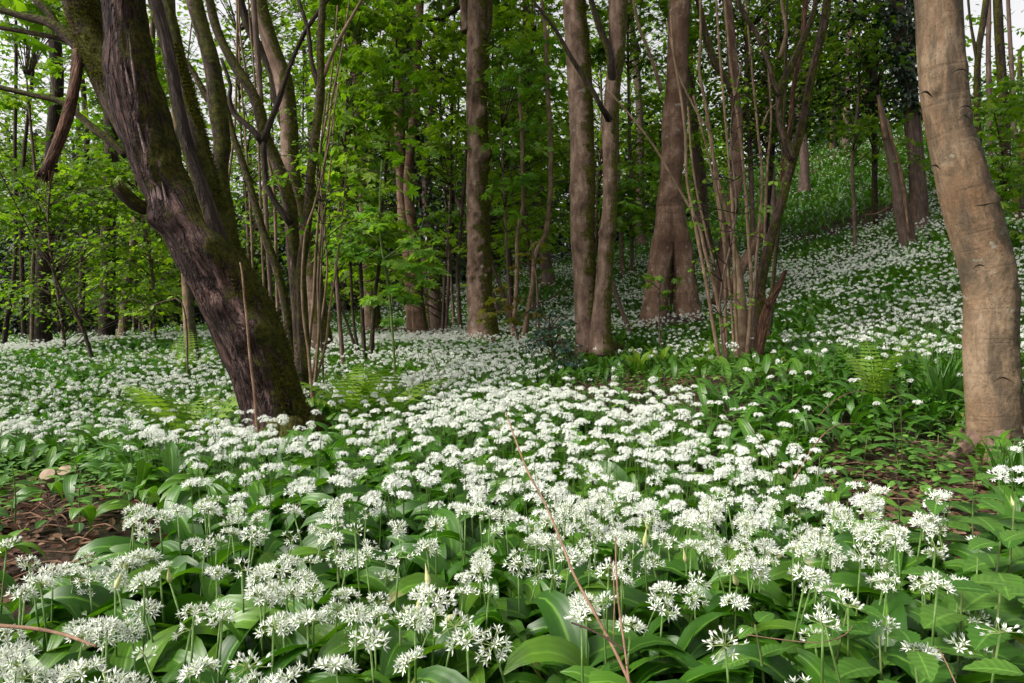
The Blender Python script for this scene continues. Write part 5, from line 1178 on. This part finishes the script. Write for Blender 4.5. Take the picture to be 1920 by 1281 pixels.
# grass / bluebell tufts
def tuft(px, py, d, n, L, lab, spread=1.):
    p0 = P(px, py, d); p0[2] = h1(p0[0], p0[1]); root = thing("grass_tuft", p0, lab, "grass"); mb = MB()
    for k in range(n):
        bl = garlic_leaf(L * rng.uniform(.7, 1.15), .010, rng.uniform(1.0, 1.5), rng.uniform(.3, 1.3) * spread, 8, 2, pet=.0, fold=.4)
        mb.inst(bl, rotz(np.array([rng.random() * 6.28])), (p0 + rng.normal(0, .02, 3) * [1, 1, 0])[None], [rng.random()])
    mb.build("blades", M['blade'], root)
tuft(1765, 800, 3.6, 80, .38, "tuft of long deep-green grassy leaves left of the big pale trunk's foot")
tuft(1895, 905, 2.4, 40, .24, "small grassy tuft at the foot of the big pale trunk")
tuft(110, 820, 3.6, 40, .25, "small grassy tuft in the left of the carpet")
tuft(1010, 720, 5.2, 70, .34, "grassy tuft below the blue-green bush")
# blue-green bush
sapling("blue_green_bush", "small blue-green holly-like bush left of the twin stems' foot", "bush", [(1040, 690, 9), (1038, 665, 7), (1034, 640, 5), (1030, 620, 3)], 6.8,
    [(990, 615, 1085, 700, 44, 13), (1005, 580, 1070, 640, 16, 10)], leaf='holly', size=.036, nper=18, tplx=IVY, bark='dark')
sapling("blue_green_bush", "sparse dark blue-green holly sprig at the lower right of the bush", "bush", [(1075, 715, 6), (1074, 695, 5), (1072, 680, 4)], 6.4, [(1055, 675, 1100, 710, 12, 14)], leaf='holly', size=.035, nper=20, tplx=IVY, bark='dark')

# serrated herbs in the foreground
def herb(px, py, d, hgt, nl_, size, lab, az0=None):
    p0 = P(px, py, d); gz = h1(p0[0], p0[1]); p0 = np.array([p0[0], p0[1], gz]); root = thing("nettle_like_herb", p0, lab, "plant", "toothed woodland herbs in the foreground")
    mb = MB(); top = p0 + [rng.normal(0, .02), rng.normal(0, .02), hgt]; tube(mb, [p0 - [0, 0, .02], (p0 + top) / 2 + rng.normal(0, .006, 3), top], [.003, .0024, .0014], 6, .04)
    mb.build("stem", BR['green'], root, attr="bk"); mb = MB()
    for k in range(nl_):
        f = 1 - k / nl_ * .75; c = p0 + (top - p0) * f; a = (az0 or rng.random() * 3) + k * 1.57
        s = size * (.62 + .5 * min(1, k / 3))
        for q in (0, math.pi):
            mb.inst(SERR, rotz(np.array([a + q])) @ roty(np.array([-.15 + rng.normal(0, .12)])), c[None] + [[math.cos(a + q) * .01, math.sin(a + q) * .01, 0]], [rng.uniform(.35, .95)], S=[s * rng.uniform(.85, 1.1)])
    mb.build("foliage", M['herb'], root)
hs_ = [(1890, 1000, 1.30, .30, 4, .10, "young toothed herb with yellow-green top leaves at the right edge"), (1850, 1060, 1.15, .26, 4, .09, "toothed herb left of the yellow-green one at the right edge"),
       (1880, 1180, .95, .26, 4, .09, "big toothed herb with broad leaves low at the right edge"), (1740, 1215, .88, .20, 3, .085, "toothed herb beneath the lone flat flower head at the lower right"),
       (1425, 1130, 1.0, .20, 3, .06, "bramble seedling with crinkled pale leaves right of the lower middle"), (1560, 1120, 1.02, .22, 3, .065, "crinkled bramble-leaved sprig with a bud beside it at the lower right"),
       (1690, 830, 2.9, .24, 4, .10, "broad-leaved herb under the yellow-green fern"), (1620, 860, 2.7, .2, 3, .09, "light green herb on the near edge of the right-hand soil patch"), (1760, 860, 2.7, .22, 3, .08, "lone herb on the right-hand soil patch near the trunk"),
       (1880, 870, 2.5, .22, 4, .09, "dark herb against the mossy flank of the big pale trunk"), (60, 800, 3.6, .3, 4, .10, "pale-leaved herb at the left edge beyond the soil patch"), (190, 780, 3.8, .26, 3, .11, "pale lobed herb standing in the left of the carpet"),
       (25, 1010, 2.0, .2, 3, .06, "small herb on the left soil patch, nearest the edge"), (150, 980, 2.1, .16, 3, .055, "small herb in the middle of the left soil patch"), (1350, 1255, .86, .14, 2, .09, "crinkled leaf cluster at the bottom edge right of centre"),
       (640, 1010, 1.25, .24, 2, .06, "small toothed sprig among the flowers left of centre"), (1800, 720, 4.3, .3, 4, .11, "herb rising behind the grass tuft"), (1560, 760, 3.9, .22, 3, .09, "herb in shade left of the yellow-green fern")]
hs_ += [(1800, 1120, 1.02, .24, 4, .10, "broad toothed herb second from the right edge, low down"), (1660, 1150, .98, .18, 3, .08, "small toothed herb under the drooping garlic leaves at the lower right"), (1905, 1250, .86, .2, 3, .10, "toothed herb in the lower right corner"),
        (1780, 960, 1.5, .24, 4, .09, "slender toothed herb behind the yellow-green one"), (1835, 930, 1.7, .24, 4, .09, "slender toothed herb nearest the foot of the big pale trunk"), (1500, 1240, .84, .14, 3, .075, "crinkled leaf cluster at the bottom edge, farther right")]
for a in hs_: herb(a[0], a[1], a[2], a[3], a[4], a[5] * 1.1, a[6])

# ------------------------------------------------------------------ sticks, stems and cut ends
def stick(lab, pts, bark='twig', name="dead_twig", n=7, cat="stick", thorn=0):
    q = [P(a[0], a[1], a[3]) for a in pts]; r_ = [a[2] * a[3] / F / 2 * .56 for a in pts]; base = min(q, key=lambda v: v[2])
    o = MB(); c, rr = tube(o, q, r_, n, .015, .12, 30., seed=int(pts[0][0]))
    if thorn:
        for k in range(0, len(c), max(1, len(c) // thorn)):
            a = rng.normal(0, 1, 3); a /= np.linalg.norm(a); tube(o, [c[k], c[k] + a * rr[k] * 3.2], [rr[k] * .8, rr[k] * .15], 4, 1.)
    ob = bpy.data.objects.new(name, None)
    me = o.build(name, BR[bark], attr="bk")
    # origin at the foot
    me.data.transform(__import__("mathutils").Matrix.Translation(-Vector(base))); me.location = base
    bpy.data.objects.remove(ob)
    return tag(me, lab, cat)
stick("long pale dead stem leaning left across the middle of the flowers", [(1190, 1300, 11, .70), (1150, 1215, 11, .76), (1115, 1150, 10, .82), (1075, 1075, 9, .90), (1050, 1010, 8, .98), (1020, 940, 7, 1.08), (990, 885, 7, 1.18), (965, 820, 6, 1.32), (948, 772, 4, 1.45)], thorn=9)
stick("short upright dead stem right of the long leaning one", [(1182, 1300, 9, .70), (1172, 1220, 8, .74), (1160, 1130, 7, .80), (1155, 1060, 6, .86), (1155, 1008, 5, .90)], thorn=9)
stick("dark broken twig crossing the foot of the two dead stems", [(1176, 1224, 8, .74), (1150, 1205, 7, .76), (1110, 1182, 7, .79), (1072, 1168, 6, .81)], 'darktwig', thorn=4)
stick("thin dead twig left of the short upright stem", [(1150, 1200, 4, .78), (1152, 1110, 4, .82), (1145, 1045, 3, .88)], thorn=3)
stick("arching reddish bramble cane at the right of the carpet", [(1490, 900, 5, 1.9), (1512, 860, 5, 2.05), (1540, 820, 5, 2.2), (1570, 798, 4, 2.35), (1607, 795, 3, 2.45)], thorn=8, cat="bramble", name="bramble_cane")
stick("faint arching cane before the yellow-green fern", [(1535, 780, 3, 2.8), (1560, 755, 3, 3.), (1590, 738, 3, 3.15), (1620, 733, 2, 3.3)], cat="bramble", name="bramble_cane")
stick("fallen brown stick at the lower left corner", [(-20, 1172, 14, .95), (60, 1178, 12, .93), (120, 1190, 11, .9), (180, 1212, 9, .86)], thorn=3)
stick("pale thin stem at the lower right corner", [(1800, 1300, 5, .72), (1778, 1250, 5, .74), (1760, 1216, 4, .78)])
stick("brown bramble runner arching over the leaves at the lower right", [(1400, 1190, 3, .93), (1470, 1200, 4, .92), (1540, 1205, 4, .92), (1585, 1190, 4, .93), (1600, 1172, 3, .95)], thorn=3, name="bramble_cane", cat="bramble")
stick("dark stub of dead wood standing left of the other by the bare patch", [(1236, 745, 12, 5.4), (1240, 715, 10, 5.4), (1244, 694, 9, 5.45)], 'dark', thorn=3)
stick("crooked pale-tipped dead branch leaning right by the bare patch", [(1238, 740, 12, 5.3), (1250, 722, 11, 5.35), (1262, 708, 9, 5.4), (1272, 692, 6, 5.45)], 'brown', thorn=5)
stick("old fallen branch lying along the bare patch", [(1130, 727, 7, 5.8), (1160, 730, 8, 5.7), (1185, 728, 8, 5.7), (1215, 735, 6, 5.6)], 'red', thorn=6)
stick("fallen branch lying in the flowers left of the twin stems", [(860, 676, 5, 7.2), (895, 660, 5, 7.4), (925, 643, 4, 7.6)], 'darktwig', thorn=5)
stick("dark fallen branch reaching up over the bank left of the twin stems", [(960, 615, 5, 9.), (1000, 575, 5, 9.), (1040, 555, 4, 9.2), (1068, 535, 3, 9.4)], 'darktwig', thorn=5)
stick("thin horizontal dead pole behind the dark sapling stems", [(700, 617, 3, 9.), (740, 617, 4, 9.), (778, 617, 3, 9.)], 'brown')
stick("fallen pale branch on the bank below the snapped tree", [(1622, 403, 3, 13.), (1645, 400, 4, 13.), (1668, 388, 3, 13.)], 'twig')
stick("dead stem standing in the left of the carpet", [(386, 868, 7, 2.5), (380, 850, 6, 2.55), (374, 826, 4, 2.6)], 'darktwig', thorn=3)
stick("straw-pale bent stem over the left soil patch", [(60, 1010, 3, 1.9), (85, 985, 3, 1.9), (110, 965, 3, 1.95), (145, 950, 2, 2.)], 'twig')
stick("thin reddish stem at the left soil patch", [(118, 1005, 4, 1.95), (100, 960, 4, 2.), (80, 920, 3, 2.05), (72, 895, 2, 2.1)], 'darktwig')
for lab, pts in [("thin dark stalk standing in the flowers right of the leaning tree", [(800, 745, 2.5, 3.6), (792, 700, 2, 3.65), (782, 655, 1.5, 3.7)]), ("thin crooked stalk in the carpet left of the long leaning dead stem", [(838, 760, 2.5, 3.2), (826, 715, 2, 3.25), (812, 672, 2, 3.3), (803, 640, 1.5, 3.3)]),
                 ("bent thin stalk among the flowers below the hazel clump", [(1470, 905, 3, 1.7), (1440, 850, 3, 1.8), (1405, 800, 2.5, 1.95), (1380, 765, 2, 2.05)]), ("straight thin stalk in the left carpet, short of the fern", [(150, 905, 3, 2.2), (140, 860, 2.5, 2.25), (128, 815, 2, 2.3)]),
                 ("thin reddish stalk in front of the leaning tree's left foot", [(415, 860, 3, 2.3), (400, 820, 2.5, 2.35), (392, 790, 2, 2.4)]), ("lone thin stalk rising beside the yellow-green fern", [(1692, 880, 3, 2.6), (1690, 800, 2.5, 2.7), (1686, 735, 2, 2.75)]), ("thin dark stalk at the right among the toothed herbs", [(1688, 1000, 3, 1.5), (1684, 930, 2.5, 1.55), (1678, 870, 2, 1.6)])]:
    stick(lab, pts, 'darktwig', thorn=2, name="dead_twig")
# pale sawn ends
def cut_end(px, py, d, r_, L, lab, up=False, az=0.):
    r_ = r_ * .62
    p0 = P(px, py, d); root = thing("cut_stump", (p0[0], p0[1], h1(p0[0], p0[1])), lab, "cut wood", "pale sawn ends left of the leaning tree")
    u = np.array([.1 + az, -.62, .78]) if not up else np.array([.08, -.15, 1.]); u /= np.linalg.norm(u)
    g0 = np.array([p0[0], p0[1], h1(p0[0], p0[1]) - .03]); top = p0.copy(); g0 = top - u * max(L, (top[2] - g0[2]) / u[2])
    mb = MB(); tube(mb, [g0, (g0 + top) / 2, top], [r_ * 1.05, r_, r_], 14, .03, .04, 20.); mb.build("bark", BR['hazel'], root, attr="bk")
    x = np.cross(u, [0, 0, 1.]); x /= np.linalg.norm(x); y = np.cross(u, x); a = np.linspace(0, 6.28, 16, endpoint=False)
    ring = [top + u * (.004 + r_ * .2) + (x * math.cos(t_) + y * math.sin(t_)) * r_ * .97 for t_ in a]; base = [v - u * (.01 + r_ * .2) for v in ring]
    mb = MB(); V = ring + base + [ring[0] * 0 + top + u * (.006 + r_ * .2)]
    mb.add(V, [np.array([(i, (i + 1) % 16, 32) for i in range(16)]), np.array([(i, i + 16, (i + 1) % 16 + 16, (i + 1) % 16) for i in range(16)])])
    mb.build("sawn_face", M['sawn'], root, smooth=False)
M['sawn'] = plain_mat("sawn_wood", (.38, .28, .20), .85, 0, var=(.22, .155, .11), vscale=30.)
for a in [(90, 892, 2.5, .042, .2, "pale sawn end leftmost by the soil patch"), (122, 884, 2.6, .04, .2, "pale sawn end second from the left by the soil patch"), (146, 868, 2.7, .014, .12, "thin cut stub standing behind the left sawn ends", True),
          (277, 893, 2.5, .030, .15, "oval sawn end left in the cluster among garlic leaves"), (290, 902, 2.45, .026, .15, "sawn end low in the cluster among garlic leaves"), (300, 898, 2.5, .022, .15, "round sawn end right in the cluster among garlic leaves"), (318, 892, 2.5, .013, .2, "short upright cut stem right of the clustered sawn ends", True), (283, 883, 2.6, .026, .15, "sawn end at the back of the cluster among garlic leaves")]:
    cut_end(*a)
for r_ in REPORT: print(r_)
